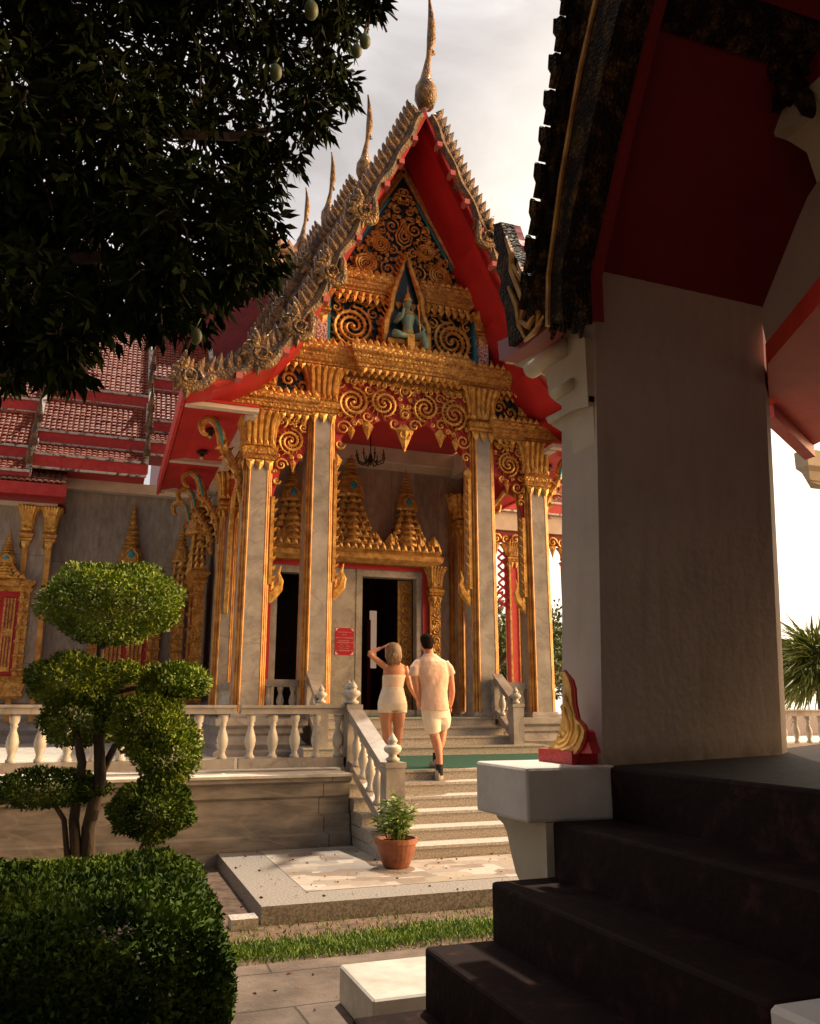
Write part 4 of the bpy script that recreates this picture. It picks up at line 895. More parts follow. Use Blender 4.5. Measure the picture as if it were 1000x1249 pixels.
for s in range(7):
    lt.tube([(10.28,21.1,5.9-s*.24),(10.58,21.1,5.66-s*.24)],.035,5); lt.tube([(10.58,21.1,5.9-s*.24),(10.28,21.1,5.66-s*.24)],.035,5)
lt.build('lattice_screen',M['red'],temple)
MB().box(7.9,16,20.5,24.5,.2,1.05).build('gallery_floor',M['white_stone'],temple)
# tiered tower behind the gables
tw=MB(); red=MB(); px=at(288,400,y=30); cx=px.x+1.3; z=px.z-.3
for i in range(4):
    w_=1.9-.24*i; h_=.62
    for sub in range(3):
        o=.1*sub; tw.lrect([(0,z+sub*.14),(.09,z+sub*.14+.03),(.12,z+sub*.14+.09),(.03,z+sub*.14+.13)],cx-w_-o,cx+w_+o,30-w_-o,30+w_+o)
    petals(tw,cx-w_-.3,cx+w_+.3,30-w_-.34,z+.42,.32,.38,True,.05); petals(tw,30-w_-.3,30+w_+.3,cx-w_-.34,z+.42,.32,.38,True,.05,ax='y')
    tw.lrect([(-.15,z+.4),(-.2,z+.95)],cx-w_+.1,cx+w_-.1,30-w_+.1,30+w_-.1)
    z+=.92
tw.lathe([(.7,0),(.8,.2),(.3,.8)],cx,30,12,z)
t_=tw.build('roof_tower',M['tower'],temple); MB().lrect([(-.3,px.z-2.5),(-.3,px.z-1.2),(.25,px.z-.32)],cx-1.9,cx+1.9,28.1,31.9).build('tower_soffit',M['red'],t_)
MB().box(1.2,9,24,34,6.5,px.z-1.6).build('tower_base',M['red_dark'],t_)

# chandelier
p=at(452,545,y=16.0)
ch=thing('chandelier',(p.x,16,6.5),'small dark bronze chandelier hanging from the porch ceiling','chandelier')
mb=MB(); mb.tube([(p.x,16,7.45),(p.x,16,6.62)],.012,5); mb.lathe([(.02,0),(.06,.04),(.03,.1),(.05,.16),(.02,.25)],p.x,16,10,6.42); mb.build('stem',M['bronze'],ch)
for i in range(8):
    a=i*math.pi/4; c_,s_=math.cos(a),math.sin(a); mb=MB(); mb.tube([(p.x+c_*.04,16+s_*.04,6.55),(p.x+c_*.16,16+s_*.16,6.44),(p.x+c_*.28,16+s_*.28,6.50),(p.x+c_*.30,16+s_*.30,6.58)],.016,5); mb.lathe([(.02,0),(.035,.02),(.012,.04),(.012,.12),(.003,.15)],p.x+c_*.30,16+s_*.30,8,6.58); mb.build('arm',M['bronze'],ch)

# sign
s0=at(420,782.5,y=17.5); sw,sh=.21,.29
sg=thing('notice_sign',(s0.x,17.5,s0.z-.29),'red notice board with pale lettering and corner ornaments, hung on the door pier','sign')
MB().box(s0.x-sw,s0.x+sw,17.5,17.53,s0.z-sh,s0.z+sh).build('board',M['sign_red'],sg)
MB().box(s0.x-.02,s0.x+.02,17.53,YD-.02,s0.z+.05,s0.z+.09).build('holder',M['bronze'],sg)
def text(body,x,y,z,size,m,par,width=None):
    cu_=bpy.data.curves.new('lettering','FONT'); cu_.body=body; cu_.size=size; cu_.align_x='CENTER'; cu_.extrude=.001
    o=bpy.data.objects.new('lettering',cu_); sc.collection.objects.link(o); o.location=(x,y,z); o.rotation_euler=(math.pi/2,0,0); cu_.materials.append(m)
    if par: o.parent=par; o.matrix_parent_inverse=inv_of(par)
    return o
lines=[(.20,.30,2,'N'),(.145,.12,2,'n'),(.08,.38,3,'w'),(.02,.27,2,'n'),(-.02,.38,3,'w'),(-.06,.20,2,'n'),(-.10,.28,1,'n'),(-.14,.20,2,'n'),(-.19,.36,4,'n')]
lm=MB()
for dz,wd,th,_ in lines:       # rows of small unreadable characters
    nch=int(wd/.021)
    for i in range(nch):
        x=s0.x-wd/2+i*wd/nch; hh=.006+.004*th; 
        if rnd.random()<.12: continue
        lm.box(x,x+.015,17.495,17.499,s0.z+dz-hh/2,s0.z+dz-hh/2+hh*.35); lm.box(x,x+.005,17.495,17.499,s0.z+dz-hh/2,s0.z+dz+hh/2)
        if i%2: lm.box(x+.009,x+.014,17.495,17.499,s0.z+dz-hh/2,s0.z+dz+hh/2)
for sx in (-1,1):
    for sz in (-1,1):
        a,b=s0.x+sx*(sw-.012),s0.z+sz*(sh-.012)
        pl=[(a,b),(a-sx*.07,b),(a-sx*.045,b-sz*.02),(a-sx*.03,b-sz*.03),(a-sx*.02,b-sz*.045),(a,b-sz*.07)]
        if sx*sz<0: pl=pl[::-1]
        lm.prism(pl,'xz',17.495,17.499)
lm.build('lettering',M['sign_white'],sg)
#PART2
# ================================================================ near pavilion on the right
pav=thing('pavilion',(2.6,2.9,0),'shaded pavilion with white wall, maroon steps and dark gilded roof edge, closest to the camera','pavilion')
def lst(pts,**k): return [at(*p,**k) for p in pts]
for k in range(8):
    z=1.24-.19*k; x=1.862-.253*k; mb=MB()
    yn=.2 if k<2 else 1.55
    if k==0: mb.box(x,9,yn,2.895,-.1,z)
    else: mb.box(x,x+.262,yn,2.9+.0015*k,-.12,z)
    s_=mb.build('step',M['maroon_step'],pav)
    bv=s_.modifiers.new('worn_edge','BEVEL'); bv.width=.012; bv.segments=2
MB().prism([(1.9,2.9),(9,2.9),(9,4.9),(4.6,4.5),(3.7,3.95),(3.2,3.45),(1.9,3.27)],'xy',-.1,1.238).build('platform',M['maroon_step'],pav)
b=MB().box(1.34,1.86,.9,1.547,-.1,.862).build('stair_cheek',M['plaster_box'],pav); b.modifiers.new('b','BEVEL').width=.012
# far newel: block on a cove
nb=MB().box(1.51,1.90,2.905,3.36,1.045,1.243).build('newel_block',M['plaster_box'],pav); q=nb.modifiers.new('worn_edge','BEVEL'); q.width=.012; q.segments=2
pr=[(2.906,1.045),(3.33,1.045),(3.32,1.02),(3.26,1.0),(3.23,.97),(3.20,.9),(3.16,.83),(3.08,.77),(2.99,.74),(2.97,.6),(2.97,-.1),(2.906,-.1)]
MB().prism(pr,'yz',1.585,1.9).build('newel_cove',M['plaster_trim'],pav,smooth=False)
# battered wall: smooth sheet surfaces
def sheet(mb,A,B,C,D,n=10):
    A,B,C,D=map(Vector,(A,B,C,D)); b=len(mb.v)
    for j in range(n+1):
        for i in range(n+1):
            u,v=i/n,j/n; mb.v.append(tuple(A*(1-u)*(1-v)+B*u*(1-v)+C*u*v+D*(1-u)*v))
    for j in range(n):
        for i in range(n):
            a=b+j*(n+1)+i; mb.f.append((a,a+1,a+n+2,a+n+1)); mb.mi.append(0)
A0=(1.868,2.948,1.236); B0=(3.182,3.404,1.236); C0=(3.42,3.62,1.236); D0=(1.868,3.26,1.236)
A1=(1.945,2.93,3.42); B1=(2.888,2.93,3.42); C1=(3.02,3.05,3.42); D1=(1.945,3.22,3.42)
wm=MB(); sheet(wm,A0,B0,B1,A1); sheet(wm,D0,A0,A1,D1); sheet(wm,B0,C0,C1,B1); sheet(wm,C0,D0,D1,C1)
wm.add([A1,B1,C1,D1],[(0,1,2,3)]); wm.build('wall',M['plaster'],pav)
# corbel and cornice mouldings of the gable foot, run along Y
def moulding(pts,yf,yn,name,m):
    P=[(at(*p,y=yf).x,at(*p,y=yf).z) for p in pts]; P=P+[(1.98,P[-1][1]),(1.98,P[0][1])]
    return MB().prism(P,'xz',yn,yf).build(name,m,pav)
def curve(P,n=6):
    o=[]
    for i in range(len(P)-1):
        p0=P[max(i-1,0)];p1=P[i];p2=P[i+1];p3=P[min(i+2,len(P)-1)]
        for k in range(n):
            t=k/n; o.append(tuple(.5*((2*p1[j])+(-p0[j]+p2[j])*t+(2*p0[j]-5*p1[j]+4*p2[j]-p3[j])*t*t+(-p0[j]+3*p1[j]-3*p2[j]+p3[j])*t**3) for j in range(2)))
    o.append(tuple(P[-1])); return o
def yzp(pts,x): return [(max(2.952,at(*p,x=x).y),at(*p,x=x).z) for p in pts]
CP=[(618,437),(621,443)]+curve([(648,452),(665,456),(670,470),(673,484),(690,497)])+[(693,503),(735,486),(732,400),(684,396)]
gc=MB().prism(yzp(CP,1.90),'yz',1.89,1.94).build('gable_cornice',M['plaster_trim'],pav)
mb=MB(); mb.prism(yzp([(618,437),(621,444),(690,402),(684,394)],1.87),'yz',1.85,1.90); mb.build('fillet',M['plaster_trim'],gc)
mb=MB(); mb.tube([at(648,451,x=1.89),at(692,423,x=1.89)],.045,14); mb.tube([at(678,481,x=1.89),at(700,468,x=1.89)],.028,12); mb.build('torus',M['plaster_trim'],gc,smooth=True)
CP=[(671,511),(673,516)]+curve([(676,520),(694,532),(701,548),(703,580),(703,620)])+[(732,620),(732,478)]
co_=MB().prism(yzp(CP,1.925),'yz',1.915,1.95).build('corbel',M['plaster_trim'],pav)
MB().prism(yzp([(670,510),(673,517),(734,484),(733,477)],1.915),'yz',1.895,1.925).build('corbel_cap',M['plaster_trim'],co_)
MB().prism(yzp([(690,500),(690,478),(733,452),(734,478)],1.93),'yz',1.925,1.95).build('frieze_band',M['red_dark'],pav)
# roof: soffit slope, thick boarding and tiles above
SL=1.18
def zs(y): return 3.36+SL*(2.95-y)
rf=MB()
def slab(y0,y1,x0,x1,o0,o1,f=zs):
    return [(x0,y0,f(y0)+o0),(x1,y0,f(y0)+o0),(x1,y1,f(y1)+o0),(x0,y1,f(y1)+o0),(x0,y0,f(y0)+o1),(x1,y0,f(y0)+o1),(x1,y1,f(y1)+o1),(x0,y1,f(y1)+o1)]
YR=1.0
rf=MB().hexa(slab(YR,3.14,1.80,2.96,0,.2)); rf.hexa(slab(YR,2.75,2.96,9,0,.2)); 
zr=zs(YR); f2=lambda y: zr-SL*(YR-y)
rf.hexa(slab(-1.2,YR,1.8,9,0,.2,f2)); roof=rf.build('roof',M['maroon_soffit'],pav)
tl=MB(); tl.hexa(slab(YR,3.2,1.82,2.96,.205,.28)); tl.hexa(slab(YR,2.8,2.96,9,.205,.28)); tl.build('roof_tiles',M['tile_dark'],roof)
# upper tier of the roof, its dark edge crossing the top of the soffit
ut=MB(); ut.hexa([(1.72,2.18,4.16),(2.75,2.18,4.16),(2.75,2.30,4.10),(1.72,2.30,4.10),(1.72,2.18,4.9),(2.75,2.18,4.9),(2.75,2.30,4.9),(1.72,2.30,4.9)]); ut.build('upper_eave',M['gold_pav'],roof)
us=MB()
for i in range(26): us.lathe([(.03,0),(.035,.03),(.0,.07)],1.76+i*.04,2.32,6,4.12)
us.build('tile_ends',M['tile_dark'],roof)
# bargeboard of the gable (faces -X), solid timber with scaly gilding
inn=[(702,392),(700,332),(732,180),(760,60),(790,-60)]; outr=[(740,-60),(706,92),(684,220),(669,335),(668,398)]
BP=[(at(*p,x=1.72).y,at(*p,x=1.72).z) for p in inn+outr]
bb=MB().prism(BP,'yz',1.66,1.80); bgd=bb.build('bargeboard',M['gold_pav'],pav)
ri=[(706,388),(704,332),(736,180),(764,60),(794,-60)]; ro=[(776,-60),(748,60),(719,180),(690,332),(690,388)]
MB().prism([(at(*p,x=1.72).y,at(*p,x=1.72).z) for p in ri+ro],'yz',1.80,1.84).build('red_fascia',M['maroon_soffit'],bgd)
rp=MB(); rp.tube([tuple(at(*p,x=1.655)) for p in outr],.012,6); rp.build('rope_moulding',M['gold_old'],bgd)
fz=MB(); fzr=MB()
def leafy(mb,c,L,W_,ang,x0=1.64,x1=1.74):
    """curling flame leaf in the y-z plane at x"""
    c=Vector(c); dy,dz=math.cos(ang),math.sin(ang); ny,nz=-dz,dy
    P=[(-.1,-.5),(.1,.55),(.35,.62),(.62,.5),(.85,.35),(1.0,.55),(.98,.15),(.8,-.15),(.5,-.42),(.2,-.6)]
    pts=[(c.y+dy*a*L+ny*b*W_,c.z+dz*a*L+nz*b*W_) for a,b in P]
    k=len(pts); v=[(x0,a,b) for a,b in pts]+[(x1,a,b) for a,b in pts]+[(x0-.05,c.y+dy*.4*L,c.z+dz*.4*L)]
    mb.add(v,[(i,2*k,(i+1)%k) for i in range(k)]+[tuple(range(k,2*k))]+[(i,(i+1)%k,(i+1)%k+k,i+k) for i in range(k)])
    mb.tube([(x0-.05,c.y+dy*q*L+ny*w_*W_,c.z+dz*q*L+nz*w_*W_) for q,w_ in ((.05,0),(.3,.3),(.6,.2),(.7,-.1),(.5,-.22),(.35,-.05))],[.02,.025,.022,.018,.014,.008],6)
for i in range(10):
    f=i/9; px=664+(722-664)*f**1.05; py=385-400*f
    c=at(px,py,x=1.70); leafy(fz,c,.235,.095,R(106-14*f)); leafy(fzr,(0,c.y-.03,c.z+.02),.25,.07,R(102-14*f),1.76,1.80)
fz.build('flame_fins',M['gold_pav'],bgd); fzr.build('fin_backs',M['red_old'],bgd)
dr=MB()
for i in range(14):
    c=at(668+rnd.uniform(0,38),388+rnd.uniform(0,14),x=1.7); dr.tube([(1.72,c.y,c.z+.05),(1.70,c.y+rnd.uniform(-.02,.02),c.z-rnd.uniform(.01,.05))],[.02,.008],5)
dr.build('broken_edge',M['gold_pav'],bgd)
# serpent tail finial at the eave corner
ho=[(613,276),(622,273),(628,292),(634,306),(642,318),(648,332),(656,345),(662,362),(668,380),(668,398),(650,412),(632,424),(630,400),(627,380),(620,362),(622,345),(616,330),(619,312),(613,296)]
H=[(at(*p,x=1.72).y,at(*p,x=1.72).z) for p in ho]
ht=MB().prism(H,'yz',1.67,1.74); hh_=ht.build('corner_finial',M['gold_pav'],pav)
H2=[(at(*p,x=1.76).y,at(*p,x=1.76).z) for p in [(616,273),(626,274),(632,292),(640,300),(641,308),(648,314),(650,324),(656,328),(658,338),(664,343),(668,360),(640,340),(622,300)]]
MB().prism(H2,'yz',1.745,1.80).build('red_back',M['red_old'],hh_)
cv=MB()
for P_,r_ in (([(617,290),(624,310),(624,330),(632,350),(640,372),(636,392),(644,398),(652,385),(650,368),(644,372)],.016),([(620,350),(630,372),(633,395),(640,412)],.014),([(632,322),(642,345),(652,362),(658,385),(654,402)],.016),([(622,318),(632,335),(640,350)],.012),([(664,385),(652,405),(640,416)],.014)):
    cv.tube([tuple(at(*p,x=1.66)) for p in P_],[r_*.6]+[r_]*(len(P_)-2)+[r_*.5],6)
cv.build('carving',M['gold_old'],hh_)
EB=[(616,418),(634,410),(678,376),(682,398),(650,424),(618,441)]
MB().prism([(at(*p,x=1.74).y,at(*p,x=1.74).z) for p in EB],'yz',1.70,1.80).build('eave_board',M['red_dark'],pav)
# inner gable wall with the passage under it, facing the stairs
IG=[(926,378),(938,500),(941,447),(1000,375),(1075,290),(1120,120),(985,245)]
IG=[(926,376),(940,447),(1000,375),(1080,285),(1100,60),(985,240)]
MB().prism([(at(*p,x=2.9).y,at(*p,x=2.9).z) for p in IG],'yz',2.9,3.0).build('inner_gable_wall',M['plaster'],pav)
so2=[tuple(at(*p,z=3.0)) for p in [(936,444),(938,495),(988,545),(1040,520),(1060,300)]]
mb=MB(); mb.add(so2+[(a,b,c+.1) for a,b,c in so2],[(4,3,2,1,0),(5,6,7,8,9)]+[(i,(i+1)%5,(i+1)%5+5,i+5) for i in range(5)]); mb.build('porch_soffit',mat('bounce_lit_soffit',(.62,.035,.02),.5,col2=(.80,.075,.035),scale=3,bump=.1),pav)  # red paint made brighter and more orange in place of bounced light
e0,e1=at(938,495,z=3.0),at(988,545,z=3.0); mb=MB(); mb.hexa([(e0.x,e0.y-.03,2.93),(e1.x,e1.y-.03,2.93),(e1.x,e1.y+.05,2.93),(e0.x,e0.y+.05,2.93),(e0.x,e0.y-.03,3.12),(e1.x,e1.y-.03,3.12),(e1.x,e1.y+.05,3.12),(e0.x,e0.y+.05,3.12)]); mb.build('soffit_edge',M['red_old'],pav)
c=at(985,560,y=5.2); MB().lrect([(-.1,c.z-.22),(-.02,c.z-.17),(0,c.z-.1),(.03,c.z-.06),(.03,c.z+.08)],c.x,c.x+1,5.2,5.28).build('far_beam_end',M['plaster_trim'],pav)
# second cornice, top right, and its hanging gilded tail
P=[(905+40,165),(950,160),(985,200)]
mb=MB()
q0=[at(*p,x=2.62) for p in [(942,150),(1010,90),(1016,112),(950,168)]]; mb.prism([(p.y,p.z) for p in q0],'yz',2.6,2.95)
q1=[at(*p,x=2.66) for p in [(950,168),(1016,112),(1040,150),(1040,220),(996,222),(984,186),(962,172)]]; mb.prism([(p.y,p.z) for p in q1],'yz',2.66,2.95)
mb.build('upper_cornice',M['plaster_trim'],pav)
mb=MB()
q2=[at(*p,x=2.64) for p in [(942,150),(938,120),(1000,60),(1020,85)]]; mb.prism([(p.y,p.z) for p in q2],'yz',2.62,2.95); mb.build('upper_board',M['red_dark'],pav)
mb=MB()
for P_,r_ in (([(935,40),(945,62),(948,85),(946,108),(952,125),(944,138)],.03),([(948,50),(960,70),(962,95),(956,118)],.022),([(930,30),(950,36),(975,60),(985,90)],.03)):
    mb.tube([tuple(at(*p,x=2.55)) for p in P_],[r_*.7]+[r_]*(len(P_)-2)+[r_*.4],7)
for i in range(6):
    c=at(942+i*7,55+i*12,x=2.55); leafy(mb,c,.12,.05,R(250),2.52,2.58)
mb.build('hanging_tail',M['gold_pav'],pav)

# unseen pavilion walls, near side and main hall, added to block skylight
ow=MB(); ow.box(1.87,3.2,-.95,-.6,-.1,3.4); ow.box(5.2,5.5,-5,3.3,-.1,6.5); ow.box(3.2,9,-5.2,-4.9,-.1,6.5); ow.build('hall_wall',M['plaster'],pav)
# golden flame ornament on the newel
c0=at(701,933,z=1.243); c1=at(729.5,931,z=1.243); c2=at(658,930,z=1.243); XO=c0.x
t=thing('flame_ornament',(XO,c0.y,1.243),'small carved golden flame finial on a chipped red foot, standing on the white newel block','ornament')
def yz2(pts,x): return [(at(*p,x=x).y,at(*p,x=x).z) for p in pts]
G=[(659,919),(670,912),(678.5,903),(682.7,891),(685.4,877),(685,867),(683.3,862),(685,859),(688,860),(688,852),(684.5,849),(688,846),(690,846),(688,839),(685.5,824),(682,821),(688,819),(694,829),(696.5,840),(697.7,858),(702,877),(709,884),(713,892),(712,900),(707,912),(701,920)]
go=MB().prism(yz2(G,XO-.004),'yz',XO-.006,XO+.002).build('flame',M['gold'],t)
mb=MB()
for P_ in ([(676,911),(690,907),(697,893),(698,880),(694,866),(690,850)],[(684,914),(699,908),(706,893),(704,884)],[(681,905),(690,900),(694,888),(690,872),(687,862)],[(683,896),(684,902),(689,901),(690,895),(686,893)],[(688,848),(693,860),(698,874)]):
    P2=curve3(P_,4); mb.tube([tuple(at(*p,x=XO-.008)) for p in P2],[.003]+[.008]*(len(P2)-2)+[.002],6)
mb.build('carving',M['gold'],t)
G2=[(662,919),(680,903),(685,889),(687,877),(687,862),(690,846),(689,839),(686,824),(680,821),(686,817),(696,829),(699,840),(700,858),(704,877),(711,884),(714,892),(713,901),(708,913),(702,920)]
MB().prism(yz2(G2,XO-.004),'yz',XO+.003,XO+.013).build('red_back',M['red'],t)
MB().prism(yz2([(704,919),(713,890),(716,893),(719,905),(724,919)],XO+.02),'yz',XO+.014,XO+.055).build('red_foot_side',M['red'],t)
MB().lrect([(.0,1.243),(.0,1.295)],XO-.012,c1.x+.01,c0.y,at(657,927,x=XO-.012).y).build('foot',mat('chipped_red',(.42,.01,.012),.5,col2=(.05,.012,.01),scale=22,ramp=(.58,.66),bump=.3),t)
# loose marble block on the pavement
o=MB().box(1.36,2.4,4.28,4.90,-.106,.085).build('marble_block',M['white_stone']); tag(o,'pale stone block lying on the pavement beside the maroon steps','block'); q=o.modifiers.new('b','BEVEL'); q.width=.01

# ================================================================ right background
bt=MB(); bt.box(9.6,26,12.6,20,-.1,.72); o=bt.build('far_terrace',M['white_stone']); o['kind']='structure'
balustrade('balustrade',(10.2,12.9,.74),(18,12.9,.74),26,'far sunlit balustrade in front of the palm at the right edge',rail_h=.12)

# ================================================================ leaves
rng=np.random.default_rng(5)
def leaves(name,pos,dirs,L,Wd,m,par=None,fold=.25,droop=.0):
    n=len(pos); d=dirs/np.linalg.norm(dirs,axis=1)[:,None]; r=rng.normal(size=(n,3)); s=np.cross(d,r); s/=np.linalg.norm(s,axis=1)[:,None]+1e-9; nn=np.cross(s,d)
    L=np.broadcast_to(L,(n,))[:,None]*rng.uniform(.7,1.25,(n,1)); Wd=np.broadcast_to(Wd,(n,))[:,None]*rng.uniform(.8,1.2,(n,1))
    mid=pos+d*L*.45+nn*L*.06; a=mid+s*Wd*.5+nn*Wd*fold; b=mid-s*Wd*.5+nn*Wd*fold; tip=pos+d*L; tip[:,2]-=droop*L[:,0]
    V=np.stack([pos,a,tip,b,mid],1).reshape(-1,3); k=np.arange(n)*5
    Fc=np.stack([np.stack([k,k+1,k+4],1),np.stack([k+1,k+2,k+4],1),np.stack([k+2,k+3,k+4],1),np.stack([k+3,k,k+4],1)],1).reshape(-1,3)
    me=bpy.data.meshes.new(name); me.vertices.add(len(V)); me.vertices.foreach_set('co',V.ravel().astype(np.float32))
    me.loops.add(len(Fc)*3); me.loops.foreach_set('vertex_index',Fc.ravel().astype(np.int32)); me.polygons.add(len(Fc)); me.polygons.foreach_set('loop_start',np.arange(len(Fc),dtype=np.int32)*3); me.polygons.foreach_set('loop_total',np.full(len(Fc),3,dtype=np.int32))
    me.update(calc_edges=True); me.materials.append(m); o=bpy.data.objects.new(name,me); sc.collection.objects.link(o)
    if par: o.parent=par; o.matrix_parent_inverse=inv_of(par)
    return o
def shell(c,rx,ry,rz,n,flat=.0,lump=.12,inner=.0):
    u=rng.normal(size=(n,3)); u/=np.linalg.norm(u,axis=1)[:,None]
    ph=rng.uniform(0,6,6); l=1+lump*(np.sin(u[:,0]*5+ph[0])*np.sin(u[:,2]*6+ph[1])+.6*np.sin(u[:,1]*8+ph[2]))
    rad=(1-inner*rng.random(n)**1.5)*l
    p=u*rad[:,None]*np.array([rx,ry,rz]); lo=p[:,2]<0; p[lo,2]*=(1-flat); return p+np.array(c),u
def shade_pad(name,c,rx,ry,rz,n,par,m='leaf_topi',flat=.4,L=.05):
    p,u=shell(c,rx,ry,rz,n,flat,.10,.35); d=u*.8+rng.normal(size=(n,3))*.6; d[:,2]+=.35
    return leaves(name,p,d,L,L*.62,M[m],par)
tp=thing('topiary_tree',tuple(at(100,1015,y=6.5)),'cloud pruned topiary tree with mushroom shaped green pads on dark bent trunks','topiary tree')
tp.location=(at(105,1015,y=6.5).x,6.5,-.13)
def P3(px,py,y=6.5): return tuple(at(px,py,y=y))
tk=MB(); gx=tp.location.x
for pts,r0,r1 in (([(105,1080),(108,1010),(122,950),(120,880),(122,800),(124,760)],.075,.03),([(95,1080),(90,1000),(100,930),(92,890),(80,870)],.055,.03),([(112,1000),(125,940),(140,910),(170,895)],.05,.025),([(118,900),(125,850),(160,840),(200,838)],.03,.02),([(150,1080),(180,1020),(178,960),(186,930)],.03,.02),([(85,1080),(78,1000),(60,970)],.03,.02),([(124,780),(100,750),(85,730)],.03,.012),([(124,780),(150,750),(180,735)],.03,.012),([(124,785),(135,750),(140,720)],.025,.012),([(124,790),(160,765),(195,750)],.02,.01)):
    n=len(pts); tk.tube([P3(a,b,6.5+.06*math.sin(i*2)) for i,(a,b) in enumerate(pts)],[.72*(r0+(r1-r0)*i/(n-1)) for i in range(n)],8)
tk.build('trunk',M['bark'],tp,smooth=True)
S=.0069
for (px,py,rx,rz,n,dy,fl) in ((137,737,84,46,13000,0,.0),(90,832,54,30,5500,0,.2),(100,874,48,36,4200,.1,.1),(212,836,42,24,4200,-.1,.3),(180,884,40,38,5000,-.2,.1),(204,916,40,38,4800,-.25,.05),(152,822,25,14,1200,.25,.3),(60,964,66,23,3800,.1,.3)):
    c=P3(px,py,6.5+dy); shade_pad('foliage_pad',c,rx*S*.84,rx*S*.74,rz*S*.92,n,tp,flat=fl,L=.033,m='leaf_topi' if py<930 else 'leaf_hedge')
sb=thing('round_shrub',(at(185,990,y=6.1).x,6.1,-.13),'small round clipped shrub between the topiary tree and the marble wall','shrub')
c=at(185,990,y=6.1); shade_pad('foliage',tuple(c),.27,.26,.19,5200,sb,m='leaf_hedge',flat=.1,L=.032)
MB().tube([(c.x,6.1,-.13),(c.x,6.1,c.z)],.03,7).build('stem',M['bark'],sb)
# ---- clipped hedge
hx0,hx1,hy0,hy1,hz=-1.7,.535,3.25,5.0,.745
hd=thing('hedge',(-1.2,3.7,-.13),'dense clipped dark green box hedge filling the lower left corner','hedge')
def hpts(n):
    P=[];U=[]
    A=[('t',(hx1-hx0)*(hy1-hy0)),('f',(hx1-hx0)*1.5),('r',(hy1-hy0)*.85*1.6),('b',(hx1-hx0)*.4)]
    tot=sum(a for _,a in A)
    for k,a in A:
        m_=int(n*a/tot); u=rng.random(m_); v=rng.random(m_)
        if k=='t': p=np.stack([hx0+(hx1-hx0)*u,hy0+(hy1-hy0)*v,np.full(m_,hz)],1); d=(0,0,1)
        elif k=='f': p=np.stack([hx0+(hx1-hx0)*u,np.full(m_,hy0),-.13+(hz+.13)*v],1); d=(0,-1,0)
        elif k=='r': p=np.stack([np.full(m_,hx1),hy0+(hy1-hy0)*u,-.13+(hz+.13)*v],1); d=(1,0,0)
        else: p=np.stack([hx0+(hx1-hx0)*u,np.full(m_,hy1),hz-.4*v],1); d=(0,1,0)
        P.append(p);U.append(np.tile(d,(m_,1)))
    P=np.concatenate(P);U=np.concatenate(U).astype(float)
    # rounded corners and lumps
    c=np.array([(hx0+hx1)/2,(hy0+hy1)/2,.2]); h=np.array([(hx1-hx0)/2,(hy1-hy0)/2,.5]); q=(P-c)/h; rr=np.linalg.norm(np.abs(q)**7,axis=1)**(1/7.)
    s=1/np.maximum(rr,1)
    P=c+(P-c)*np.minimum(1,s[:,None]*1.0)
    l=.035*np.sin(P[:,0]*7+1)*np.sin(P[:,1]*6)+.03*np.sin(P[:,2]*9+P[:,0]*5+P[:,1]*4)
    P+=U*l[:,None]-U*(rng.random(len(P))**2*.07)[:,None]+rng.normal(size=P.shape)*.008
    return P,U
p,u=hpts(88000); d=u*.7+rng.normal(size=p.shape)*.6; d[:,2]+=.4
leaves('foliage',p,d,.031,.021,M['leaf_hedge'],hd)
MB().lrect([(-.09,-.13),(-.10,hz-.30),(-.28,hz-.12)],hx0,hx1,hy0,hy1).build('branches',M['bark'],hd)
# ---- mango tree overhanging from the left
mg=thing('mango_tree',(-3.4,4.6,-.13),'large dark mango tree whose leafy crown and green fruit hang over the upper left','mango tree')
tb=MB(); tb.tube([(-3.4,4.6,-.2),(-3.3,4.6,1.3),(-3.0,4.6,2.6),(-2.2,4.6,3.6),(-1.3,4.6,4.3),(-.2,4.6,4.8)],[.30,.24,.21,.16,.11,.06],12)
for pts,r in (([(-3.0,4.6,2.6),(-3.3,4.9,4),(-3.0,4.9,6)],.12),([(-2.2,4.6,3.6),(-1.2,4.4,3.75),(-.3,4.4,3.8),(.4,4.4,4.0)],.07),([(-1.3,4.6,4.3),(-.8,4.8,5.2),(.1,4.9,6)],.07),([(-2.5,4.6,3.2),(-1.7,4.4,3.1),(-1.0,4.4,3.1),(-.5,4.4,3.1)],.05),([(-.3,4.6,4.75),(.5,4.6,4.9),(1.1,4.6,5.2)],.04)):
    tb.tube(pts,[r*(1-.75*i/(len(pts)-1)) for i in range(len(pts))],8)
tb.build('trunk',M['bark'],mg,smooth=True)
BL=[(20,60,110),(120,60,110),(230,60,100),(330,50,85),(405,22,52),(452,8,26),(405,95,40),(370,140,42),(20,190,110),(130,180,100),(240,170,90),(320,185,62),(20,300,105),(120,300,100),(215,290,85),(290,270,60),(310,315,42),(20,385,80),(100,385,55),(70,430,38),(190,355,55),(240,375,38),(275,345,34),(20,440,28),(-90,100,120),(-90,300,120),(60,-80,130),(250,-80,130),(400,-60,90)]
P=[];D=[];tw=MB()
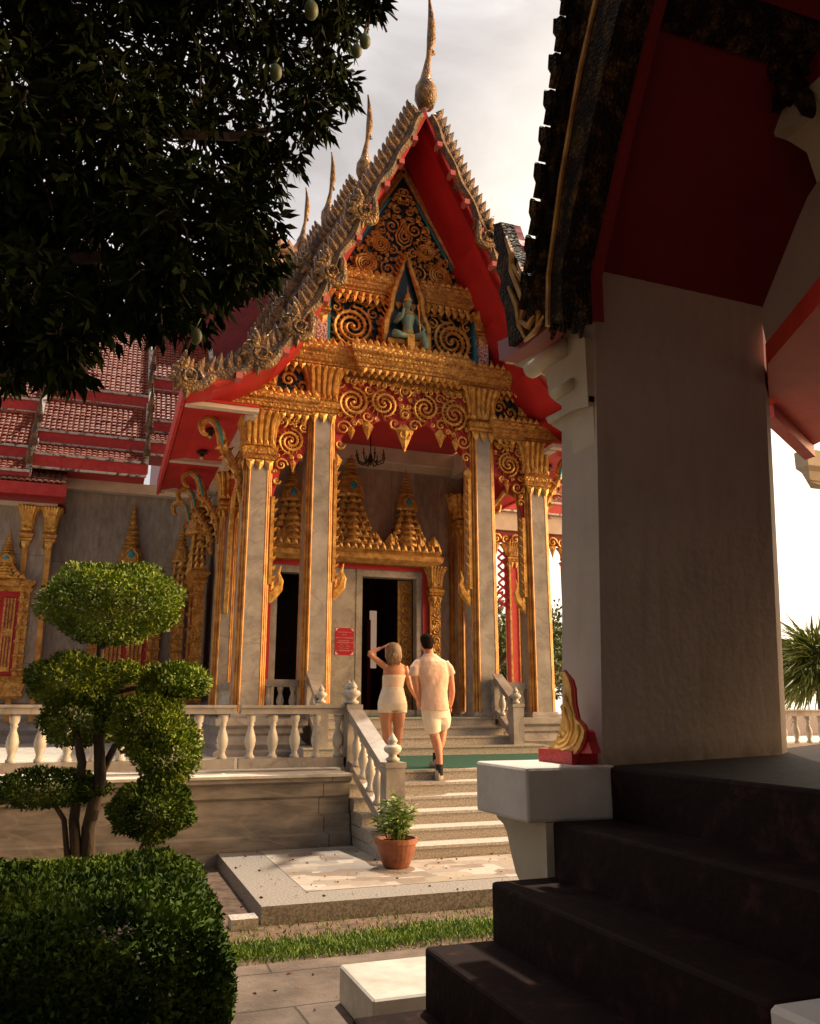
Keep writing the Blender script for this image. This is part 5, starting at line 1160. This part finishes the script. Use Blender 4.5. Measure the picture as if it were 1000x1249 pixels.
for (px,py,r) in BL:
    c=np.array(at(px,py,y=rnd.uniform(3.9,5.1))); rr=r*c[1]/980.; n=int(21*(r/40)**2)+12
    u=rng.normal(size=(n,3)); u/=np.linalg.norm(u,axis=1)[:,None]; q=c+u*(rng.random(n)**.33)[:,None]*rr*np.array([1,1.3,1])
    for k in range(n):     # a whorl of drooping leaves at each twig end
        ax=u[k]*.6+np.array([0,0,-.25]); ax/=np.linalg.norm(ax); m_=rng.integers(8,14)
        dd=ax*.5+rng.normal(size=(m_,3))*.75; dd[:,2]-=.35; P.append(np.repeat(q[k][None],m_,0)+dd*.02-ax*rng.random((m_,1))*.08); D.append(dd)
        if k%3==0:
            e=q[k]-ax*.28; tw.tube([tuple(e),tuple(q[k]-ax*.1+np.array([0,0,.03])),tuple(q[k])],[.008,.006,.003],4)
P=np.concatenate(P);D=np.concatenate(D); print('mango leaves',len(P))
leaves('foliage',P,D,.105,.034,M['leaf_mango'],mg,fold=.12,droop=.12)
tw.build('twigs',M['bark'],mg)
for (px,py,s_) in ((335,88,.043),(378,12,.052),(444,50,.042),(238,410,.036),(434,62,.038)):
    c=at(px,py,y=3.95); mb=MB(); mb.rings([[(c.x+s_*.8*math.sin(a)*(1+.0*j)*math.cos(q)+.15*s_*math.sin(a),c.y+s_*.72*math.sin(a)*math.sin(q),c.z-s_*1.25*math.cos(a)) for q in [2*math.pi*i/12 for i in range(12)]] for j,a in [(j,.02+(math.pi-.04)*j/9) for j in range(10)]]); mb.tube([(c.x,c.y,c.z+s_*1.2),(c.x+.02,c.y,c.z+.10)],.004,4); mb.build('mango_fruit',M['mango'],mg,smooth=True)
# ---- pot plant
pt=thing('potted_plant',(2.765,8.02,0),'bushy bright green plant in a terracotta pot at the foot of the steps','potted plant')
mb=MB(); mb.lathe([(.10,0),(.12,.01),(.145,.06),(.17,.13),(.185,.19),(.19,.215),(.205,.22),(.205,.262),(.185,.265),(.175,.235)],2.765,8.02,24,.004); mb.build('pot',M['terracotta'],pt,smooth=False)
MB().lathe([(.17,.225),(.17,.235)],2.765,8.02,16,.004).build('soil',M['soil'],pt)
P=[];D=[];sm=MB()
for k in range(46):
    a=rnd.uniform(0,6.28); tl=rnd.uniform(0,.16); h=rnd.uniform(.2,.46)*(1-tl*1.2); bx,by=2.765+math.cos(a)*tl*.5,8.02+math.sin(a)*tl*.5; tx,ty=2.765+math.cos(a)*tl*1.2,8.02+math.sin(a)*tl*1.2
    sm.tube([(bx,by,.22),((bx+tx)/2,(by+ty)/2,.24+h*.6),(tx,ty,.24+h)],[.004,.003,.002],4)
    for j in range(13):
        f=.25+.75*j/12; P.append((bx+(tx-bx)*f,by+(ty-by)*f,.24+h*f)); q=rnd.uniform(0,6.28); D.append((math.cos(q),math.sin(q),rnd.uniform(-.1,.8)))
leaves('leaves',np.array(P),np.array(D),.105,.022,M['leaf_pot'],pt,fold=.1,droop=.25); sm.build('stems',M['leaf_pot'],pt)
# ---- grass strip and weeds
n=17000; gx_=rng.uniform(.3,5.2,n); gy=6.12+rng.normal(size=n)*.13+.05*np.sin(gx_*3); keep=(gy<6.5)&(gy>5.75); gx_,gy=gx_[keep],gy[keep]
pp=np.stack([gx_,gy,np.full(len(gx_),-.13)],1); dd=rng.normal(size=pp.shape)*.45; dd[:,2]=1
o=leaves('grass',pp,dd,.055,.010,M['grass'],None,fold=.05,droop=.1); o['kind']='stuff'
n=1500; pp=np.stack([rng.uniform(.6,5.2,n),rng.uniform(6.2,6.82,n),np.full(n,-.13)],1); dd=rng.normal(size=pp.shape)*.6; dd[:,2]=1
o=leaves('weeds',pp,dd,.035,.009,M['grass'],None); o['kind']='stuff'
n=420; pp=np.stack([.2+5.3*rng.random(n)**.8,3.0+6.2*rng.random(n)**.6,np.full(n,0.0)],1); pp[:,:2]+=.25*np.sin(pp[:,:2][:,::-1]*9); on=(pp[:,1]>6.86)&(pp[:,0]>1.3); pp[:,2]=np.where(on,.009,np.where(pp[:,1]<5.7,-.10,-.125)); dd=rng.normal(size=pp.shape); dd[:,2]*=.06
o=leaves('fallen_leaves',pp,dd,.035,.02,mat('dry_leaf',(.10,.05,.025),.8,col2=(.24,.13,.06),scale=4),None); o['kind']='stuff'
# small kerb stone by the soil bed
o=MB().box(1.04,1.24,6.74,6.92,-.13,-.055).build('kerb_stone',M['granite']); o['kind']='structure'
# ---- palm and trees beyond
pm=thing('fan_palm',tuple(at(1005,900,y=15.5)),'spiky fan palm behind the far balustrade at the right edge','palm')
c=at(1000,812,y=15.5); pm.location=(c.x,c.y,.7)
MB().tube([(c.x,c.y,.6),(c.x,c.y,c.z-.1)],[.16,.13],10).build('trunk',M['bark'],pm)
P=[];D=[]; 
for k in range(80):
    a=rnd.uniform(0,6.28); e_=rnd.uniform(-.7,1.3); ax=Vector((math.cos(a)*math.cos(e_),math.sin(a)*math.cos(e_),math.sin(e_))); b0=Vector(c)+ax*.35; s_=ax.cross(Vector((0,0,1)))
    if s_.length<.1: continue
    s_.normalize()
    for j in range(19):
        f=(j-9)/9*1.25; d=ax*math.cos(f)+s_*math.sin(f); d.z-=.1; P.append(tuple(b0)); D.append(tuple(d))
leaves('fronds',np.array(P),np.array(D),1.15,.06,M['leaf_palm'],pm,fold=.15,droop=.2)
def tree(x,y,h,r,label,m='leaf_far',n=5000,z0=-.13,L=.22):
    t=thing('tree',(x,y,z0),label,'tree','trees beyond the temple')
    mb=MB(); mb.tube([(x,y,z0),(x+.1,y,h*.4),(x,y,h*.75)],[r*.09,r*.07,r*.03],8)
    for k in range(5):
        a=k*1.3; mb.tube([(x+.1,y,h*.4),(x+r*.5*math.cos(a),y+r*.5*math.sin(a),h*.65),(x+r*.8*math.cos(a),y+r*.8*math.sin(a),h*.75)],[r*.05,r*.03,r*.01],6)
    mb.build('trunk',M['bark'],t); P=[];D=[]
    for k in range(12):
        a=rnd.uniform(0,6.28); q=rnd.uniform(.1,.7)*r; p,u=shell((x+q*math.cos(a),y+q*math.sin(a),h*rnd.uniform(.5,.9)),r*.42,r*.42,r*.36,n//12,.2,.2,.5); P.append(p);D.append(u+rng.normal(size=p.shape)*.7)
    leaves('crown',np.concatenate(P),np.concatenate(D),L,L*.6,M[m],t)
tree(14.2,31,6.0,3.2,'bright leafy tree glimpsed between the right porch columns',n=6000)
tree(17.5,33,5.0,3.0,'low green tree just left of the white pavilion wall')
tree(34,27,4.6,3.4,'rounded tree above the far balustrade, left of the fan palm')
tree(39,29,6.0,3.6,'taller tree rising behind the fan palm at the right edge')
tree(47,31,6.5,4,'broad tree standing behind and right of the fan palm')

tree(20,42,6.2,4.2,'wide tree in the distance behind the right wing of the temple',n=4000,L=.3)
tree(27,46,7.2,4.6,'tall distant tree right of the temple, in the middle of the far row',n=4000,L=.32)
tree(55,44,7.5,5.0,'broad distant tree at the far right end of the row',n=4000,L=.34)
tree(22,27,3.4,2.6,'low rounded tree standing nearest to the far terrace',n=4000,L=.2)
# ================================================================ people
def vox(o,size,smooth=6,fac=.5):
    m=o.modifiers.new('skin','REMESH'); m.mode='VOXEL'; m.voxel_size=size; m.use_smooth_shade=True
    s=o.modifiers.new('soften','SMOOTH'); s.factor=fac; s.iterations=smooth
def ering(c,rx,ry,n=20,tilt=0): return [(c[0]+rx*math.cos(2*math.pi*i/n),c[1]+ry*math.sin(2*math.pi*i/n),c[2]+tilt*math.cos(2*math.pi*i/n)) for i in range(n)]
def person(name,Y,label,J,sk): pass
def hand(mb,w,d,side,curl=.4,s=1):
    """palm from wrist w along d, four bent fingers and a thumb"""
    w=Vector(w); d=Vector(d).normalized(); a=d.cross(Vector((0,1,0)) if side else Vector((0,1,0))).normalized(); a=Vector((0,1,0))-d*d.y; a.normalize(); n=d.cross(a).normalized()
    mb.tube([w,w+d*.04*s,w+d*.085*s],[.023*s,.034*s,.036*s],10,flat=.5,axis=tuple(n))
    for i,(o,L) in enumerate(((-.027,.068),(-.009,.078),(.009,.074),(.027,.058))):
        b=w+d*.08*s+a*o*s; m1=b+d*L*.5*s+n*side*curl*L*.15*s; e_=m1+d*L*.35*s*(1-curl)+n*side*curl*L*.5*s
        mb.tube([b,m1,e_],[.0095*s,.009*s,.007*s],6)
    b=w+d*.03*s-a*.028*s; mb.tube([b,b+d*.03*s-a*.022*s,b+d*.06*s-a*.024*s+n*side*.012],[.013*s,.011*s,.008*s],6)
# -- woman
Yw=10.38
def w_(px,py,dy=0): return tuple(at(px,py,y=Yw+dy))
K=.01075
wo=thing('person',(w_(480,937)[0],Yw,.75),'person with blonde bob, cream tube top and shorts, one hand raised to the head','person')
b=MB()
def tor(mb,rows,Y,n=20):
    mb.rings([[ (at(px,py,y=Y+dy).x+rx*K*math.cos(2*math.pi*i/n), Y+dy+ry*math.sin(2*math.pi*i/n), at(px,py,y=Y+dy).z) for i in range(n)] for px,py,rx,ry,dy in rows])
tor(b,[(478,868,15,.10,0),(478.5,858,17,.12,-.01),(478.5,848,15,.105,0),(479,838,12.2,.085,.01),(480,828,13.2,.09,.0),(481,818,14,.085,0),(482,812,12.5,.065,.01),(481.5,808,7,.05,.01),(480.5,803,4.6,.048,.01),(480,797,4.6,.05,.02)],Yw)
b.ell((w_(479.5,793.5,.03)[0],Yw+.03,w_(479,793.5)[2]),.072,.09,.098,16,12)
b.tube([w_(479,796,.12),w_(478.5,799,.135)],[.012,.016],6)   # nose side, looking into the porch
for sx in (-1,1): b.ell((w_(479.5,795)[0]+sx*.072,Yw+.03,w_(479,795)[2]),.012,.02,.028,8,6)
# arms
b.tube([w_(470,813),w_(463,808,-.01),w_(452,799,-.03),w_(449.5,797,-.02)],[.045,.041,.034,.031],10)
b.tube([w_(449.5,797,-.02),w_(456,794,-.02),w_(464,790.5,-.03)],[.032,.03,.022],10)
hand(b,w_(463.5,791,-.03),Vector(w_(471,787.5,-.05))-Vector(w_(463.5,791,-.03)),1,.3,.92)
b.tube([w_(493.5,813),w_(496,822,-.01),w_(500,837,-.02)],[.046,.042,.033],10); b.tube([w_(500,837,-.02),w_(504.5,846,-.03),w_(508.5,853,-.04)],[.033,.029,.021],10)
hand(b,w_(508,852,-.04),(.25,0,-1),-1,.5,.92)
# legs
b.tube([w_(471,860),w_(470.5,874),w_(471,888,-.0),w_(472,900,-.01),w_(474.5,918,.02),w_(475.5,930,.03)],[.098,.085,.062,.058,.038,.036],14)
b.tube([w_(486,860),w_(486,874),w_(486,888,.0),w_(485,900,-.02),w_(483,918,-.0),w_(483,929,0)],[.10,.088,.064,.06,.038,.036],14)
bo=b.build('body',M['skin'],wo,smooth=True); vox(bo,.0085,5)
t=MB(); tor(t,[(479,842,13.0,.097,.01),(479,838,12.8,.094,.01),(480,828,13.9,.098,0),(481,824,14.5,.097,0),(481,823.4,13.8,.09,0)],Yw,28); to=t.build('tube_top',M['cloth_top'],wo,smooth=True)
s_=MB(); tor(s_,[(478.6,866.5,17.2,.125,0),(478.5,858,18,.135,-.01),(478.5,849,16,.118,0),(479,840,13.4,.10,.01),(479,838,13.3,.099,.01)],Yw,28)
for px in (470.5,486.8): s_.rings([ering((w_(px,py)[0],Yw,w_(px,py)[2]),r,r*1.05) for py,r in ((869.5,.099),(866,.102),(860,.105))])
so3=s_.build('shorts',M['cloth_short'],wo,smooth=True); vox(so3,.009,4)
h=MB(); hc=Vector(w_(479.5,792,.0)); 
h.rings([ering((hc.x+dx,Yw+dy,w_(479,py)[2]),rx,ry) for py,rx,ry,dx,dy in ((810,.045,.04,.015,-.02),(806,.085,.075,.01,-.02),(800,.104,.10,.005,-.01),(794,.108,.112,0,.0),(788,.098,.108,0,.01),(784.5,.065,.08,0,.02),(783.4,.02,.03,0,.02))])
for i in range(70):
    a=rnd.uniform(3.0,6.5); q=w_(479.5,808+rnd.uniform(-3,4)); h.tube([(hc.x+.085*math.cos(a),Yw+.085*math.sin(a),hc.z+.02),(hc.x+.10*math.cos(a),Yw+.095*math.sin(a)-.01,hc.z-.09),(hc.x+.075*math.cos(a),Yw+.07*math.sin(a)-.02,q[2])],[.012,.014,.004],5)
h.build('hair',M['hair_f'],wo,smooth=True)
for px,py,dy in ((475.5,931,.03),(483.2,930,0)):
    q=w_(px,py,dy); sk=MB(); sk.lathe([(.04,0),(.043,.05),(.042,.11)],q[0],q[1],12,.80); so4=sk.build('sock',M['black_cloth'],wo,smooth=True)
    f=MB(); f.rings([ering((q[0],q[1]+a,.75+z),rx,rz_) for a,z,rx,rz_ in ((0.04,.0,.042,.12),(.04,.03,.045,.125),(.03,.06,.043,.10),(0,.10,.04,.05))]); f.build('shoe',M['shoe'],wo,smooth=True)
# -- man
Ym=9.98
def m_(px,py,dy=0): return tuple(at(px,py,y=Ym+dy))
ma=thing('person',(m_(533,945)[0],9.9,.6175),'person with short dark hair, pale tee shirt and cream shorts, climbing the last step','person')
K=.0104
b=MB()
tor(b,[(530,872,14,.11,0),(530,862,16,.125,-.01),(529,850,15,.115,0),(527.5,838,16,.115,.0),(526.5,825,18.5,.12,-.01),(526,813,20,.105,0),(525.5,806,18,.08,.01),(524,801,10,.06,.02),(522.8,797,6.2,.055,.03),(522.4,790,6,.06,.04)],Ym)
b.ell((m_(522.2,784)[0],Ym+.06,m_(522,784)[2]),.078,.098,.115,16,12)
b.tube([m_(522,786,.155),m_(522,790,.17)],[.012,.017],6)
for sx in (-1,1): b.ell((m_(522.2,785)[0]+sx*.078,Ym+.055,m_(522,785)[2]),.012,.022,.032,8,6)
b.tube([m_(507,811),m_(505.5,823,-.01),m_(507.5,838,-.01)],[.06,.053,.043],12); b.tube([m_(507.5,838,-.01),m_(509.5,846,.02),m_(512,854,.06)],[.043,.038,.026],12)
hand(b,m_(511.6,853,.05),(.05,.1,-1),1,.55,1.05)
b.tube([m_(546,812),m_(548.5,824,-.01),m_(551,843,-.0)],[.062,.053,.043],12); b.tube([m_(551,843,0),m_(550.5,852,.03),m_(549,861,.05)],[.043,.038,.027],12)
hand(b,m_(549,860,.05),(-.06,.1,-1),-1,.45,1.05)
b.tube([m_(525,868),m_(527,882,0),m_(530,897,.03),m_(533,908,.0),m_(535.5,922,-.03),m_(536,934,-.05)],[.105,.088,.062,.06,.043,.04],14)
b.tube([m_(537,868,.02),m_(540,878,.16),m_(540,886,.34)],[.105,.085,.068],14); b.tube([m_(540,886,.34),m_(538,903,.30),m_(532,925,.26)],[.066,.058,.04],12)
bo=b.build('body',M['skin'],ma,smooth=True); vox(bo,.009,5)
t=MB(); tor(t,[(530,867,17.4,.15,-.005),(530.2,860,17.2,.148,-.005),(529.5,850,16.8,.14,0),(528.5,838,17.6,.138,0),(527.5,825,20.2,.142,-.01),(526.5,815,22,.128,0),(526,807,20,.105,.0),(525,801.5,12,.08,.015),(523.5,798,8,.072,.02)],Ym,28)
t.tube([m_(511,807),m_(506,815,-.01),m_(504.8,824.5,-.01)],[.055,.070,.070],14); t.tube([m_(542,808),m_(547,816,-.01),m_(549.6,823.5,-.01)],[.055,.070,.070],14)
sh=t.build('tee_shirt',M['cloth_shirt'],ma,smooth=True); vox(sh,.010,4)
tx=bpy.data.textures.new('cloth_folds','CLOUDS'); tx.noise_scale=.16; dm=sh.modifiers.new('folds','DISPLACE'); dm.texture=tx; dm.strength=.03; dm.mid_level=.5; dm.texture_coords='GLOBAL'
s_=MB(); tor(s_,[(530.5,876,15,.125,0),(530.5,866,16.5,.14,0),(530,858,15.5,.13,0)],Ym,24)
s_.tube([m_(525,866),m_(526.5,880,0),m_(528.5,893,.02)],[.12,.112,.098],16); s_.tube([m_(537,868,.02),m_(540,877,.15),m_(540,883,.27)],[.12,.108,.098],16)
so5=s_.build('shorts',M['cloth_short'],ma,smooth=True); vox(so5,.010,4)
h=MB(); h.rings([ering((m_(522.2,784)[0],Ym+dy,m_(522,py)[2]),rx,ry) for py,rx,ry,dy in ((791.5,.052,.04,.0),(788,.074,.07,.02),(783,.083,.09,.045),(777,.08,.098,.06),(773.5,.06,.075,.065),(772.3,.02,.03,.065))]); h.build('hair',M['hair_m'],ma,smooth=True)
zt_=.6175; q=m_(536,934,-.05)
sk=MB(); sk.lathe([(.046,0),(.046,.06),(.047,.13)],q[0],q[1],12,zt_+.06); sk.build('sock',M['black_cloth'],ma,smooth=True)
f=MB(); R_=Matrix.Translation((q[0],q[1]+.03,zt_))@Matrix.Rotation(R(62),4,'Z')@Matrix.Rotation(R(0),4,'X')
f.rings([[tuple(Vector(p)) for p in ering((a,0,z),rx,ry,18)] for a,z,rx,ry in ((-.06,0,.15,.05),(-.06,.035,.155,.054),(-.04,.07,.13,.05),(.0,.10,.07,.045),(.02,.125,.05,.045))][::1],True,R_@Matrix.Rotation(math.pi,4,'Z')); f.build('shoe',M['shoe'],ma,smooth=True)
q=m_(532,925,.26); sk=MB(); sk.lathe([(.045,0),(.045,.06),(.044,.13)],q[0],q[1],12,.80); sk.build('sock',M['black_cloth'],ma,smooth=True)
f=MB(); f.rings([ering((q[0],q[1]+a,.75+z),rx,ry) for a,z,rx,ry in ((.05,0,.048,.15),(.05,.035,.05,.155),(.03,.07,.046,.12),(0,.1,.042,.06))]); f.build('shoe',M['shoe'],ma,smooth=True)
q=m_(549,860,.05); MB().lathe([(.030,-.008),(.034,0),(.030,.008)],q[0],q[1],12,q[2]+.02).build('bracelet',M['black_cloth'],ma)

# unseen trees added around the viewer to block skylight on this side
def shade_tree(x,y,h,r,label,n=5200):
    t=thing('added_shade_tree',(x,y,-.13),label,'tree'); mb=MB()
    mb.tube([(x,y,-.2),(x+.2,y,h*.35),(x,y+.2,h*.7)],[.34,.26,.1],9)
    for k in range(6):
        a=k*1.05; mb.tube([(x+.2,y,h*.35),(x+r*.45*math.cos(a),y+r*.45*math.sin(a),h*.6),(x+r*.8*math.cos(a),y+r*.8*math.sin(a),h*.72)],[.14,.08,.02],6)
    mb.build('trunk',M['bark'],t); P=[];D=[]
    for k in range(14):
        a=k*.9; q=r*(.15+.6*(k%3)/2); p,u=shell((x+q*math.cos(a),y+q*math.sin(a),h*(.42+.5*((k*5)%7)/7)),r*.45,r*.45,r*.4,n//14,.1,.2,.6); P.append(p); D.append(u+rng.normal(size=p.shape)*.7)
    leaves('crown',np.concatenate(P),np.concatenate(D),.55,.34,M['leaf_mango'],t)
shade_tree(-7.5,-4.5,11,4.6,'tall dark added shade tree behind the viewer on the left')
shade_tree(-1.0,-7.5,12,5.0,'tall dark added shade tree directly behind the viewer')
shade_tree(6.5,-9,12,5.2,'tall dark added shade tree behind the pavilion')
shade_tree(-9.5,3.5,10,4.0,'tall dark added shade tree left of the hedge')
